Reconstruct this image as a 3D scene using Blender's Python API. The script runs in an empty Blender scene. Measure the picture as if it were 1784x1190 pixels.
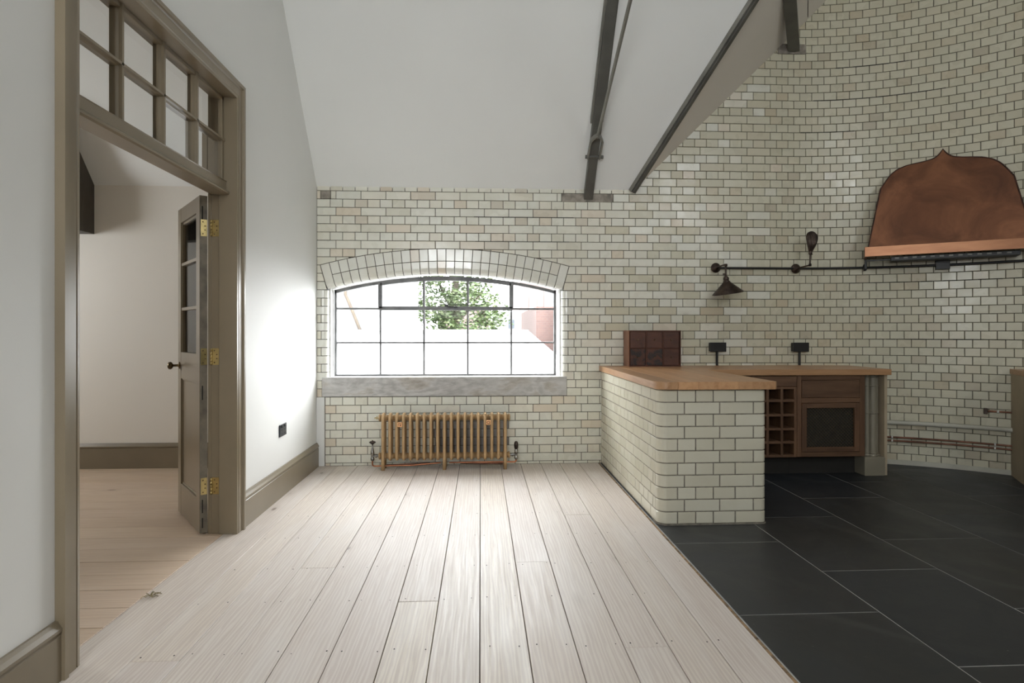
import bpy, bmesh, math, random
from mathutils import Vector, Matrix
random.seed(11)
SC = bpy.context.scene
COL = SC.collection
PI = math.pi

# ------------------------------------------------------------------ camera
EYE = 1.22
YAW = math.radians(2.98)
cam_d = bpy.data.cameras.new('camera')
cam = bpy.data.objects.new('camera', cam_d)
COL.objects.link(cam)
cam.location = (0, 0, EYE)
cam.rotation_euler = (PI / 2, 0, -YAW)
cam_d.sensor_width = 36
cam_d.lens = 1050 / 1784 * 36
cam_d.shift_y = -17 / 1784
cam_d.clip_start = 0.05
SC.camera = cam

# ------------------------------------------------------------------ sky, exposure
SKY = 17.0
world = bpy.data.worlds.new('overcast_sky')
SC.world = world
world.use_nodes = True
bg = world.node_tree.nodes['Background']
bg.inputs[0].default_value = (0.955, 0.985, 1.0, 1)
bg.inputs[1].default_value = SKY
SC.view_settings.view_transform = 'Standard'
SC.view_settings.look = 'None'
SC.view_settings.exposure = 0.42
SC.view_settings.gamma = 1
SC.view_settings.use_curve_mapping = False
SC.cycles.use_denoising = True
SC.cycles.max_bounces = 14
SC.cycles.diffuse_bounces = 10
SC.cycles.glossy_bounces = 5
SC.cycles.transparent_max_bounces = 16
SC.cycles.sample_clamp_indirect = 6.0
SC.cycles.caustics_reflective = False
SC.cycles.caustics_refractive = False

HC_ = 5.2
def portal(name, loc, rot, sx, sy):
    l = bpy.data.lights.new(name, 'AREA')
    l.shape = 'RECTANGLE'; l.size = sx; l.size_y = sy
    l.cycles.is_portal = True
    o = bpy.data.objects.new(name, l)
    o.location = loc; o.rotation_euler = rot
    COL.objects.link(o)
    return o
# daylight enters only through the window openings
portal('window_portal', (-0.33, 5.90, 1.26), (-PI / 2, 0, 0), 2.2, 1.05)
portal('window_portal', (-0.725, -3.0, 2.4), (PI / 2, 0, 0), 1.25, 1.8)  # portal of the added fill window
portal('window_portal', (4.45, -3.0, 4.35), (PI / 2, 0, 0), 1.2, 1.2)
portal('window_portal', (0.9, 2.85, HC_ + .12), (0, 0, 0), .6, .6)  # portal of the added rooflight
portal('window_portal', (-5.4, 4.2, 1.75), (0, -PI / 2, 0), .9, .8)

# ------------------------------------------------------------------ materials
class NT:
    def __init__(s, name):
        m = bpy.data.materials.new(name); m.use_nodes = True
        s.m = m; s.t = m.node_tree; s.n = s.t.nodes; s.l = s.t.links
        s.b = s.n['Principled BSDF']
    def node(s, typ, **kw):
        n = s.n.new(typ)
        for k, v in kw.items():
            if k.startswith('i_'):
                key = k[2:]
                key = int(key) if key.isdigit() else key.replace('_', ' ')
                n.inputs[key].default_value = v
            else:
                setattr(n, k, v)
        return n
    def link(s, a, b): s.l.new(a, b)
    def ramp(s, fac, stops, interp='LINEAR'):
        r = s.node('ShaderNodeValToRGB'); r.color_ramp.interpolation = interp
        el = r.color_ramp.elements
        while len(el) > 1: el.remove(el[0])
        el[0].position = stops[0][0]; el[0].color = (*stops[0][1], 1)
        for p, c in stops[1:]:
            e = el.new(p); e.color = (*c, 1)
        s.link(fac, r.inputs[0]); return r.outputs[0]
    def noise(s, vec, scale, detail=3, rough=.55, dist=0):
        n = s.node('ShaderNodeTexNoise'); n.inputs['Scale'].default_value = scale
        n.inputs['Detail'].default_value = detail; n.inputs['Roughness'].default_value = rough
        n.inputs['Distortion'].default_value = dist
        if vec is not None: s.link(vec, n.inputs['Vector'])
        return n.outputs[0]
    def mix(s, fac, a, b, mode='MIX'):
        n = s.node('ShaderNodeMix', data_type='RGBA', blend_type=mode)
        for sock, v in ((n.inputs[0], fac), (n.inputs[6], a), (n.inputs[7], b)):
            if isinstance(v, (int, float)): sock.default_value = v
            elif isinstance(v, tuple): sock.default_value = (*v, 1)
            else: s.link(v, sock)
        return n.outputs[2]
    def math(s, op, a, b=None):
        n = s.node('ShaderNodeMath', operation=op)
        for i, v in enumerate((a, b)):
            if v is None: continue
            if isinstance(v, (int, float)): n.inputs[i].default_value = v
            else: s.link(v, n.inputs[i])
        return n.outputs[0]
    def mapping(s, vec, scale=(1, 1, 1), loc=None):
        n = s.node('ShaderNodeMapping'); n.inputs['Scale'].default_value = scale
        s.link(vec, n.inputs['Vector'])
        if loc is not None: s.link(loc, n.inputs['Location'])
        return n.outputs[0]
    def coord(s, which='Object'): return s.node('ShaderNodeTexCoord').outputs[which]
    def rnd(s):
        o = s.node('ShaderNodeObjectInfo').outputs['Random']
        g = s.node('ShaderNodeNewGeometry').outputs['Random Per Island']
        return s.math('FRACT', s.math('ADD', o, g))
    def base(s, c):
        if isinstance(c, tuple): s.b.inputs['Base Color'].default_value = (*c, 1)
        else: s.link(c, s.b.inputs['Base Color'])
    def rough(s, v):
        if isinstance(v, (int, float)): s.b.inputs['Roughness'].default_value = v
        else: s.link(v, s.b.inputs['Roughness'])
    def bump(s, h, strength=.2, dist=.01):
        n = s.node('ShaderNodeBump'); n.inputs['Strength'].default_value = strength
        n.inputs['Distance'].default_value = dist
        s.link(h, n.inputs['Height']); s.link(n.outputs[0], s.b.inputs['Normal'])
    def metal(s, v): s.b.inputs['Metallic'].default_value = v

M = {}
def simple(name, col, rough=.5, metal=0, var=.06, nscale=6, bump=0, bscale=60):
    t = NT(name); v = t.coord()
    n = t.noise(v, nscale, 4)
    lo = tuple(max(0, c * (1 - var * 2)) for c in col); hi = tuple(min(1, c * (1 + var)) for c in col)
    t.base(t.ramp(n, [(.3, lo), (.7, hi)])); t.rough(rough); t.metal(metal)
    if bump: t.bump(t.noise(v, bscale, 3), bump, .004)
    M[name] = t.m
    return t

def brick_mat(name, stops, rlo=.20, rhi=.40, bs=.14):
    t = NT(name); v = t.coord('Object'); r = t.rnd()
    sh = t.node('ShaderNodeCombineXYZ'); t.link(t.math('MULTIPLY', r, 37.0), sh.inputs[0]); t.link(t.math('MULTIPLY', r, 11.0), sh.inputs[2])
    add = t.node('ShaderNodeVectorMath', operation='ADD'); t.link(v, add.inputs[0]); t.link(sh.outputs[0], add.inputs[1])
    p = add.outputs[0]
    c = t.ramp(r, stops)
    cloud = t.noise(p, 9, 4)
    c = t.mix(t.math('MULTIPLY', t.ramp(cloud, [(.45, (0, 0, 0)), (.75, (1, 1, 1))]), .22), c, (.50, .45, .33))
    spots = t.noise(p, 120, 2)
    c = t.mix(t.ramp(spots, [(.76, (0, 0, 0)), (.79, (1, 1, 1))]), c, (.12, .10, .08))
    t.base(c)
    t.rough(t.ramp(t.noise(p, 5, 2), [(.3, (rlo,) * 3), (.7, (rhi,) * 3)]))
    t.b.inputs['IOR'].default_value = 1.5
    t.bump(t.noise(p, 14, 2), bs, .006)
    M[name] = t.m
cream = [(0, (.60, .575, .465)), (.18, (.68, .66, .555)), (.42, (.645, .63, .535)), (.62, (.69, .67, .565)), (.76, (.655, .615, .50)),
         (.85, (.68, .65, .54)), (.92, (.645, .575, .455)), (.96, (.62, .54, .415)), (1, (.54, .505, .415))]
brick_mat('glazed_brick', [(p, tuple(min(.8, a * b) for a, b in zip(c, (1.07, 1.09, 1.14)))) for p, c in cream])  # tint lifted so the window wall looks better lit
brick_mat('glazed_brick_cream', [(0, (.53, .505, .385)), (.2, (.60, .575, .455)), (.45, (.565, .545, .43)), (.65, (.61, .585, .46)), (.8, (.56, .52, .395)),
          (.9, (.595, .565, .44)), (.95, (.53, .47, .345)), (1, (.47, .435, .34))])  # curved wall's cream, dimmed to paint in the darker right side
brick_mat('glazed_brick_white', [(0, (.70, .70, .64)), (.5, (.75, .75, .69)), (.93, (.70, .69, .62)), (1, (.66, .58, .47))], .1, .25)  # whitest round the window, its brightness painted into the colour
brick_mat('glazed_brick_even', [(0, (.56, .53, .42)), (.5, (.61, .585, .48)), (1, (.54, .51, .405))], .08, .22)
brick_mat('unglazed_brick', [(0, (.20, .19, .18)), (.5, (.30, .29, .28)), (1, (.24, .22, .21))], .6, .8)  # grey bricks behind the radiator, with its shade painted in
simple('mortar', (.10, .087, .068), .9, var=.25, nscale=30, bump=.3)
simple('mortar_light', (.22, .195, .16), .9, var=.2, nscale=30, bump=.3)
simple('white_paint', (.745, .75, .735), .55, var=.012, nscale=1.2, bump=.03, bscale=90)
simple('side_paint', (.34, .315, .26), .6, var=.05, nscale=2)  # dark tone cuts light bouncing off the unseen side wall
simple('hall_paint', (.76, .725, .665), .6, var=.012, nscale=1.2)
simple('white_paint_ceiling', (.78, .79, .775), .6, var=.012, nscale=1.0)
simple('valley_paint', (.76, .72, .67), .6, var=.02, nscale=1.0)
simple('joinery_paint', (.235, .190, .128), .30, var=.05, nscale=3, bump=.04, bscale=25)
simple('joinery_edge', (.19, .165, .125), .5, var=.25, nscale=9, bump=.08, bscale=40)
simple('skirting_paint', (.21, .172, .118), .33, var=.05, nscale=3, bump=.03, bscale=25)
simple('steel_paint', (.10, .098, .085), .45, var=.15, nscale=5)
simple('steel_light', (.20, .195, .17), .4, var=.15, nscale=5)
simple('window_steel', (.17, .172, .175), .45, var=.2, nscale=12)
simple('black_metal', (.009, .009, .009), .45, var=.2, nscale=8)
simple('black_plastic', (.009, .009, .010), .45, var=.1)
simple('socket_black', (.03, .035, .045), .25, var=.1)
simple('brass', (.58, .46, .21), .28, 1, var=.12, nscale=20)
simple('knob_bronze', (.20, .14, .075), .3, 1, var=.2, nscale=10)
simple('bronze_paint', (.50, .335, .175), .36, .35, var=.10, nscale=6)
simple('lamp_bronze', (.075, .055, .045), .38, .8, var=.35, nscale=18)
simple('copper_pipe', (.46, .19, .10), .3, 1, var=.25, nscale=8)
simple('old_copper_pipe', (.21, .095, .06), .45, .7, var=.35, nscale=9)
simple('chrome', (.30, .29, .27), .25, 1, var=.15, nscale=20)
simple('pipe_paint', (.50, .49, .42), .45, var=.08, nscale=5)
simple('white_plastic', (.75, .74, .70), .4, var=.03)
simple('pilaster_paint', (.245, .22, .165), .42, var=.08, nscale=5)
simple('panel_paint', (.42, .34, .235), .55, var=.06, nscale=4)
simple('dark_gap', (.02, .018, .015), .9, var=.1)
simple('stone_dark', (.30, .27, .23), .85, var=.3, nscale=14, bump=.4, bscale=40)
simple('grout', (.36, .35, .33), .9, var=.15)
simple('threshold', (.30, .19, .10), .8, var=.4, nscale=25)
simple('roof_white', (.14, .14, .138), .7, var=.02)
simple('render_white', (.14, .14, .14), .7, var=.02)
simple('house_brick_far', (.115, .085, .078), .9, var=.08, nscale=6)
simple('far_glass', (.06, .07, .08), .1, var=.1)
simple('tree_bark', (.07, .055, .04), .9, var=.2)
simple('cork', (.36, .30, .17), .9, var=.3, nscale=40)
simple('copper_tag', (.80, .45, .22), .35, .6, var=.15, nscale=30)
simple('mesh_wire', (.17, .13, .075), .4, .7, var=.2, nscale=20)

def concrete():
    t = NT('concrete'); v = t.coord('Generated')
    m = t.mapping(t.coord('Object'), (1.1, 2, 3.2))
    n = t.noise(m, 1.6, 5, .6, .6)
    c = t.ramp(n, [(.36, (.30, .26, .21)), (.44, (.44, .40, .35)), (.5, (.56, .555, .54)), (.57, (.40, .385, .37)), (.66, (.60, .59, .57))])
    c2 = t.noise(m, 14, 4)
    c = t.mix(.35, c, t.ramp(c2, [(.3, (.25, .24, .22)), (.7, (.6, .59, .57))]))
    t.base(c); t.rough(.8); t.bump(c2, .3, .004); M['concrete'] = t.m
concrete()

def board_mat(name='whitewashed_board', k=(1, 1, 1)):
    t = NT(name); v = t.coord('Object'); r = t.rnd()
    off = t.node('ShaderNodeCombineXYZ')
    t.link(t.math('MULTIPLY', r, 53.0), off.inputs[0]); t.link(t.math('MULTIPLY', r, 29.0), off.inputs[1])
    add = t.node('ShaderNodeVectorMath', operation='ADD'); t.link(v, add.inputs[0]); t.link(off.outputs[0], add.inputs[1])
    p = add.outputs[0]
    warp = t.noise(t.mapping(p, (5, .8, 5)), 1.2, 2)
    w = t.node('ShaderNodeTexWave', wave_type='BANDS', bands_direction='X')
    w.inputs['Scale'].default_value = 9; w.inputs['Distortion'].default_value = 9
    w.inputs['Detail'].default_value = 3; w.inputs['Detail Scale'].default_value = 1.4
    t.link(t.mapping(p, (2.2, .16, 1)), w.inputs['Vector'])
    fine = t.noise(t.mapping(p, (70, 2.2, 70)), 1.0, 4, .6)
    tone = t.ramp(r, [(0, (.60, .525, .455)), (.35, (.655, .595, .535)), (.65, (.625, .56, .51)), (1, (.665, .595, .51))])
    c = t.mix(t.math('MULTIPLY', t.ramp(w.outputs[0], [(.35, (1, 1, 1)), (.75, (0, 0, 0))]), .5), tone, (.50, .42, .38))
    c = t.mix(t.math('MULTIPLY', t.ramp(fine, [(.45, (0, 0, 0)), (.8, (1, 1, 1))]), .35), c, (.47, .385, .33))
    c = t.mix(t.math('MULTIPLY', t.ramp(warp, [(.5, (0, 0, 0)), (.8, (1, 1, 1))]), .5), c, (.70, .665, .635))
    # knots
    vo = t.node('ShaderNodeTexVoronoi'); vo.inputs['Scale'].default_value = 1.0; vo.inputs['Randomness'].default_value = 1
    t.link(t.mapping(p, (4.2, 1.7, 0.0)), vo.inputs['Vector'])
    kn = t.ramp(vo.outputs['Distance'], [(.025, (1, 1, 1)), (.05, (.7, .7, .7)), (.075, (.15, .15, .15)), (.2, (0, 0, 0))])
    sel = t.math('GREATER_THAN', t.node('ShaderNodeSeparateColor').outputs[0], .5)
    sep = sel.node.inputs[0].links[0].from_node
    t.link(vo.outputs['Color'], sep.inputs[0])
    c = t.mix(t.math('MULTIPLY', kn, sel), c, (.20, .15, .115))
    c = t.mix(1.0, c, k, 'MULTIPLY')
    t.base(c)
    t.rough(t.ramp(fine, [(.3, (.42,) * 3), (.7, (.58,) * 3)]))
    t.bump(fine, .12, .003)
    M[name] = t.m
board_mat()
board_mat('pine_board', (.98, .86, .72))

def slate_mat():
    t = NT('slate'); v = t.coord('Object'); r = t.rnd()
    off = t.node('ShaderNodeCombineXYZ'); t.link(t.math('MULTIPLY', r, 31.0), off.inputs[0])
    add = t.node('ShaderNodeVectorMath', operation='ADD'); t.link(v, add.inputs[0]); t.link(off.outputs[0], add.inputs[1])
    p = add.outputs[0]
    n = t.noise(p, 3.0, 5, .62, .5); f = t.noise(p, 28, 4, .6)
    c = t.ramp(r, [(0, (.015, .0195, .026)), (.5, (.022, .023, .024)), (1, (.017, .019, .021))])  # bluer first stop puts the window's sheen into the slate colour
    c = t.mix(t.ramp(n, [(.45, (0, 0, 0)), (.75, (.6, .6, .6))]), c, (.036, .039, .042))
    c = t.mix(t.ramp(f, [(.60, (0, 0, 0)), (.8, (.4, .4, .4))]), c, (.055, .058, .06))
    dots = t.noise(p, 75, 1)
    c = t.mix(t.ramp(dots, [(.80, (0, 0, 0)), (.82, (.7, .7, .7))]), c, (.28, .28, .27))
    vein = t.node('ShaderNodeTexWave', wave_type='BANDS', bands_direction='DIAGONAL')
    vein.inputs['Scale'].default_value = .16; vein.inputs['Distortion'].default_value = 5; vein.inputs['Detail'].default_value = 4; vein.inputs['Detail Scale'].default_value = 1.5
    t.link(p, vein.inputs['Vector'])
    c = t.mix(t.ramp(vein.outputs[0], [(.9998, (0, 0, 0)), (1.0, (.2, .2, .2))]), c, (.1, .1, .095))
    t.base(c)
    t.rough(t.ramp(n, [(.3, (.38,) * 3), (.7, (.52,) * 3)])); t.bump(t.noise(p, 9, 5, .6), .12, .006)
    M['slate'] = t.m
slate_mat()

def wood_mat(name, stops, scale=(14, 1.0, 14), rough=.4, band=.5, bands='X'):
    t = NT(name); v = t.coord('Object'); r = t.rnd()
    off = t.node('ShaderNodeCombineXYZ')
    t.link(t.math('MULTIPLY', r, 17.0), off.inputs[0]); t.link(t.math('MULTIPLY', r, 43.0), off.inputs[1]); t.link(t.math('MULTIPLY', r, 5.0), off.inputs[2])
    add = t.node('ShaderNodeVectorMath', operation='ADD'); t.link(v, add.inputs[0]); t.link(off.outputs[0], add.inputs[1])
    p = add.outputs[0]
    g = t.noise(t.mapping(p, scale), 1.2, 5, .6, 1.2)
    f = t.noise(t.mapping(p, tuple(s * 5 for s in scale)), 1.5, 3, .6)
    c = t.ramp(g, stops)
    c = t.mix(t.math('MULTIPLY', f, .35), c, stops[0][1])
    k = t.ramp(r, [(0, (.78,) * 3), (1, (1.12,) * 3)])
    c = t.mix(1.0, c, k, 'MULTIPLY')
    t.base(c); t.rough(rough); t.bump(f, .06, .002)
    M[name] = t.m
wood_mat('worktop_wood', [(.25, (.36, .185, .085)), (.5, (.50, .285, .145)), (.75, (.56, .34, .185))], (16, 1.2, 16), .38)
wood_mat('walnut_x', [(.25, (.075, .037, .020)), (.5, (.145, .075, .040)), (.75, (.215, .12, .065))], (1.6, 9, 14), .45)
wood_mat('walnut_z', [(.25, (.075, .037, .020)), (.5, (.145, .075, .040)), (.75, (.215, .12, .065))], (14, 9, 1.6), .45)
wood_mat('spice_wood', [(.25, (.050, .018, .011)), (.5, (.095, .034, .019)), (.75, (.13, .05, .028))], (5, 9, 12), .5)
wood_mat('spice_wood_worn', [(.25, (.012, .010, .010)), (.48, (.022, .016, .014)), (.52, (.085, .030, .018)), (.75, (.12, .045, .026))], (9, 9, 9), .6)
wood_mat('spice_side', [(.25, (.20, .085, .045)), (.5, (.27, .12, .065)), (.75, (.33, .16, .09))], (9, 3, 3), .5)
wood_mat('corbel_wood', [(.25, (.055, .045, .034)), (.5, (.08, .066, .05)), (.75, (.10, .085, .066))], (8, 8, 2), .5)

def hood_mat():
    t = NT('hood_copper'); v = t.coord('Object')
    n = t.noise(v, 2.6, 5, .6, .8); f = t.noise(v, 22, 4)
    c = t.ramp(n, [(.28, (.105, .046, .026)), (.45, (.195, .083, .042)), (.6, (.28, .122, .060)), (.78, (.165, .070, .038))])
    c = t.mix(t.math('MULTIPLY', f, .3), c, (.14, .05, .028))
    t.base(c); t.metal(.55); t.rough(t.ramp(n, [(.3, (.38,) * 3), (.7, (.5,) * 3)])); t.bump(t.noise(v, 5, 3), .06, .01)
    M['hood_copper'] = t.m
    t = NT('hood_rim'); v = t.coord('Object')
    n = t.noise(t.mapping(v, (2, 2, 9)), 2, 4)
    t.base(t.ramp(n, [(.3, (.25, .11, .055)), (.7, (.34, .16, .08))])); t.metal(.6); t.rough(.36)
    M['hood_rim'] = t.m
hood_mat()
simple('hood_edge', (.075, .030, .020), .55, .4, var=.4, nscale=14)

def glass_mat(name, tint=(1, 1, 1), ior=1.15):
    t = NT(name)
    t.n.remove(t.b)
    tr = t.node('ShaderNodeBsdfTransparent'); tr.inputs[0].default_value = (*tint, 1)
    gl = t.node('ShaderNodeBsdfGlossy'); gl.inputs['Roughness'].default_value = .02
    fr = t.node('ShaderNodeFresnel'); fr.inputs[0].default_value = ior
    mx = t.node('ShaderNodeMixShader')
    t.link(fr.outputs[0], mx.inputs[0]); t.link(tr.outputs[0], mx.inputs[1]); t.link(gl.outputs[0], mx.inputs[2])
    t.link(mx.outputs[0], t.n['Material Output'].inputs[0])
    M[name] = t.m
glass_mat('window_glass')
glass_mat('door_glass', (.98, .985, .98), 1.3)

def leaf_mat():
    t = NT('leaf_green'); r = t.rnd()
    t.base(t.ramp(r, [(0, (.045, .075, .024)), (.5, (.065, .10, .034)), (1, (.10, .125, .05))])); t.rough(.6)
    M['leaf_green'] = t.m
leaf_mat()

def far_brick():
    t = NT('house_brick'); b = t.node('ShaderNodeTexBrick')
    b.inputs['Color1'].default_value = (.085, .05, .042, 1); b.inputs['Color2'].default_value = (.070, .042, .037, 1); b.inputs['Mortar'].default_value = (.10, .085, .08, 1)
    b.inputs['Scale'].default_value = 4.5; b.inputs['Mortar Size'].default_value = .012
    sp = t.node('ShaderNodeSeparateXYZ'); t.link(t.coord('Object'), sp.inputs[0])
    cb = t.node('ShaderNodeCombineXYZ'); t.link(t.math('ADD', sp.outputs[0], sp.outputs[1]), cb.inputs[0]); t.link(sp.outputs[2], cb.inputs[1])
    t.link(cb.outputs[0], b.inputs['Vector']); t.base(b.outputs[0]); t.rough(.9)
    M['house_brick'] = t.m
far_brick()

# ------------------------------------------------------------------ mesh helpers
class MB:
    def __init__(s): s.v = []; s.f = []; s.sm = []
    def add(s, vs, fs, mat=None, smooth=False):
        o = len(s.v)
        for p in vs: s.v.append(tuple(mat @ Vector(p)) if mat is not None else tuple(p))
        for f in fs: s.f.append(tuple(i + o for i in f)); s.sm.append(smooth)
        return s
    def mesh(s, name):
        me = bpy.data.meshes.new(name); me.from_pydata(s.v, [], s.f); me.update()
        for i, p in enumerate(me.polygons): p.use_smooth = s.sm[i]
        return me
    def build(s, name, mat, parent=None, bevel=0, seg=2, loc=None, rz=0, fixn=True):
        me = s.mesh(name)
        if fixn:
            bm = bmesh.new(); bm.from_mesh(me); bmesh.ops.recalc_face_normals(bm, faces=bm.faces); bm.to_mesh(me); bm.free()
        return link(name, me, mat, parent, bevel, seg, loc, rz)
def WM(o):
    m = o.matrix_basis.copy()
    return WM(o.parent) @ o.matrix_parent_inverse @ m if o.parent else m
def link(name, me, mat, parent=None, bevel=0, seg=2, loc=None, rz=0):
    o = bpy.data.objects.new(name, me)
    if mat is not None and not me.materials: me.materials.append(M[mat] if isinstance(mat, str) else mat)
    COL.objects.link(o)
    if parent is not None:
        o.parent = parent; o.matrix_parent_inverse = WM(parent).inverted()
    if loc is not None: o.location = loc
    if rz: o.rotation_euler = (0, 0, rz)
    if bevel:
        b = o.modifiers.new('bevel', 'BEVEL'); b.width = bevel; b.segments = seg; b.limit_method = 'ANGLE'; b.angle_limit = math.radians(40)
    return o
BOXF = [(0, 3, 2, 1), (4, 5, 6, 7), (0, 1, 5, 4), (1, 2, 6, 5), (2, 3, 7, 6), (3, 0, 4, 7)]
def boxv(x0, x1, y0, y1, z0, z1):
    return [(x0, y0, z0), (x1, y0, z0), (x1, y1, z0), (x0, y1, z0), (x0, y0, z1), (x1, y0, z1), (x1, y1, z1), (x0, y1, z1)]
def box(mb, x0, x1, y0, y1, z0, z1, mat=None): mb.add(boxv(x0, x1, y0, y1, z0, z1), BOXF, mat); return mb
def B(name, ext, mat, parent=None, bevel=.002, seg=2): return box(MB(), *ext).build(name, mat, parent, bevel, seg)
def prism(mb, poly, d0, d1, frame):
    """poly 2-D; frame(u, v, d) -> point"""
    n = len(poly)
    vs = [frame(u, v, d0) for u, v in poly] + [frame(u, v, d1) for u, v in poly]
    fs = [tuple(range(n))[::-1], tuple(range(n, 2 * n))] + [(i, (i + 1) % n, n + (i + 1) % n, n + i) for i in range(n)]
    mb.add(vs, fs); return mb
def tube(mb, pts, r, n=10, closed=False, caps=True, ry=None):
    pts = [Vector(p) for p in pts]; N = len(pts); rings = []
    rs = r if isinstance(r, (list, tuple)) else [r] * N
    prev = None
    for i, p in enumerate(pts):
        a = pts[i - 1] if (i > 0 or closed) else p
        b = pts[(i + 1) % N] if (i < N - 1 or closed) else p
        d = (b - a).normalized()
        if prev is None:
            up = Vector((0, 0, 1)) if abs(d.z) < .9 else Vector((1, 0, 0))
            u = d.cross(up).normalized()
        else:
            u = (prev - d * prev.dot(d)).normalized()
        w = d.cross(u); prev = u
        rings.append([p + (u * math.cos(2 * PI * k / n) + w * math.sin(2 * PI * k / n)) * rs[i] for k in range(n)])
    vs = [q for g in rings for q in g]; fs = []
    R = N if closed else N - 1
    for i in range(R):
        j = (i + 1) % N
        for k in range(n):
            fs.append((i * n + k, i * n + (k + 1) % n, j * n + (k + 1) % n, j * n + k))
    mb.add(vs, fs, smooth=True)
    if caps and not closed:
        mb.add(rings[0], [tuple(range(n))[::-1]]); mb.add(rings[-1], [tuple(range(n))])
    return mb
def lathe(mb, prof, n=20, mat=None, close=False):
    """profile of (radius, height) about local Z"""
    vs = []; fs = []
    for r, z in prof:
        for k in range(n): vs.append((r * math.cos(2 * PI * k / n), r * math.sin(2 * PI * k / n), z))
    m = len(prof)
    for i in range(m - 1 if not close else m):
        j = (i + 1) % m
        for k in range(n): fs.append((i * n + k, i * n + (k + 1) % n, j * n + (k + 1) % n, j * n + k))
    mb.add(vs, fs, mat, smooth=True); return mb
def arc_path(pts, rad, seg=5):
    out = [Vector(pts[0])]
    for i in range(1, len(pts) - 1):
        p0, p, p1 = Vector(pts[i - 1]), Vector(pts[i]), Vector(pts[i + 1])
        a = (p0 - p).normalized(); b = (p1 - p).normalized()
        for k in range(seg + 1):
            t = k / seg
            out.append((p + a * rad) * (1 - t) ** 2 + p * 2 * t * (1 - t) + (p + b * rad) * t * t)
    out.append(Vector(pts[-1])); return out
def props(o, label=None, cat=None, group=None, kind=None):
    if label: o['label'] = label
    if cat: o['category'] = cat
    if group: o['group'] = group
    if kind: o['kind'] = kind
    return o
def empty(name, loc, label, cat, group=None, kind=None, rz=0):
    o = bpy.data.objects.new(name, None); COL.objects.link(o); o.location = loc; o.rotation_euler = (0, 0, rz)
    o.empty_display_size = .1
    return props(o, label, cat, group, kind)
ROT = lambda a, ax: Matrix.Rotation(a, 4, ax)
TR = lambda *p: Matrix.Translation(p)

# ------------------------------------------------------------------ dimensions of the place
XL = -1.485            # face of the left wall
YW = 5.55              # face of the window wall
CX, CY, CR = 2.90, 3.25, 2.30   # centre and radius of the rounded end wall
EAVE = 2.54
PITCH = 1.24
HC = 5.2               # flat upper ceiling
CO = .075              # brick course
def cyl(phi, r, z=0): a = math.radians(phi); return (CX + r * math.sin(a), CY + r * math.cos(a), z)

# ================================================================== SETTING
# ---- floors
floor = B('floor', (-1.55, 1.105, -2.8, 5.75, -.12, -.028), 'dark_gap', None, 0)
props(floor, 'whitewashed wide pine board floor of the bright room', 'floor', kind='structure')
J = [-1.55, -1.295, -1.115, -.93, -.75, -.565, -.372, -.19, -.003, .184, .368, .556, .73, .91, 1.092]
BUTT = {1: [2.297, .2], 2: [.9], 3: [3.16, .4], 4: [1.1], 5: [.6], 6: [2.745, -.4], 7: [.5], 8: [1.2], 9: [3.187, .3], 10: [.9], 11: [3.99, 2.302, .1], 12: [1.2], 13: [.3], 0: [1.4]}
def board(ext, mat, parent, name='floorboard', rz=None):
    x0, x1, y0, y1, z0, z1 = ext
    c = .0016
    vs = [(x0, y0, z0), (x1, y0, z0), (x1, y1, z0), (x0, y1, z0), (x0, y0, z1 - c), (x1, y0, z1 - c), (x1, y1, z1 - c), (x0, y1, z1 - c),
          (x0 + c, y0 + c, z1), (x1 - c, y0 + c, z1), (x1 - c, y1 - c, z1), (x0 + c, y1 - c, z1)]
    fs = [(0, 1, 5, 4), (1, 2, 6, 5), (2, 3, 7, 6), (3, 0, 4, 7), (4, 5, 9, 8), (5, 6, 10, 9), (6, 7, 11, 10), (7, 4, 8, 11), (8, 9, 10, 11)]
    if rz is not None:     # board lying along X: built along local Y, turned a quarter
        vs = [(y, -x, z) for x, y, z in vs]
        return MB().add(vs, fs).build(name, mat, parent, rz=PI / 2, fixn=False)
    return MB().add(vs, fs).build(name, mat, parent, fixn=False)
for i in range(14):
    ys = [-2.8] + sorted(BUTT.get(i, [])) + [YW + .01]
    for a, b in zip(ys[:-1], ys[1:]):
        g = .0016 if i > 3 else .001
        board((J[i] + g, J[i + 1] - g, a + .0008, b - .0008, -.028, random.uniform(-.0007, .0007)), 'whitewashed_board', floor)
nails = MB()
for y in (1.95, 2.33, 2.77, 3.16, 3.62, 4.05, 4.5, 4.95):
    for i in range(1, 14):
        for fx in (.17, .83):
            if random.random() < .85:
                x = J[i] + (J[i + 1] - J[i]) * fx + random.uniform(-.012, .012); yy = y + random.uniform(-.012, .012)
                r = random.uniform(.0022, .0036); n = 6
                nails.add([(x + r * math.cos(k * PI / 3), yy + 1.5 * r * math.sin(k * PI / 3), .0012) for k in range(n)], [tuple(range(n))])
o = nails.build('nail_heads', 'dark_gap', floor, fixn=False); o['kind'] = 'stuff'

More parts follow.
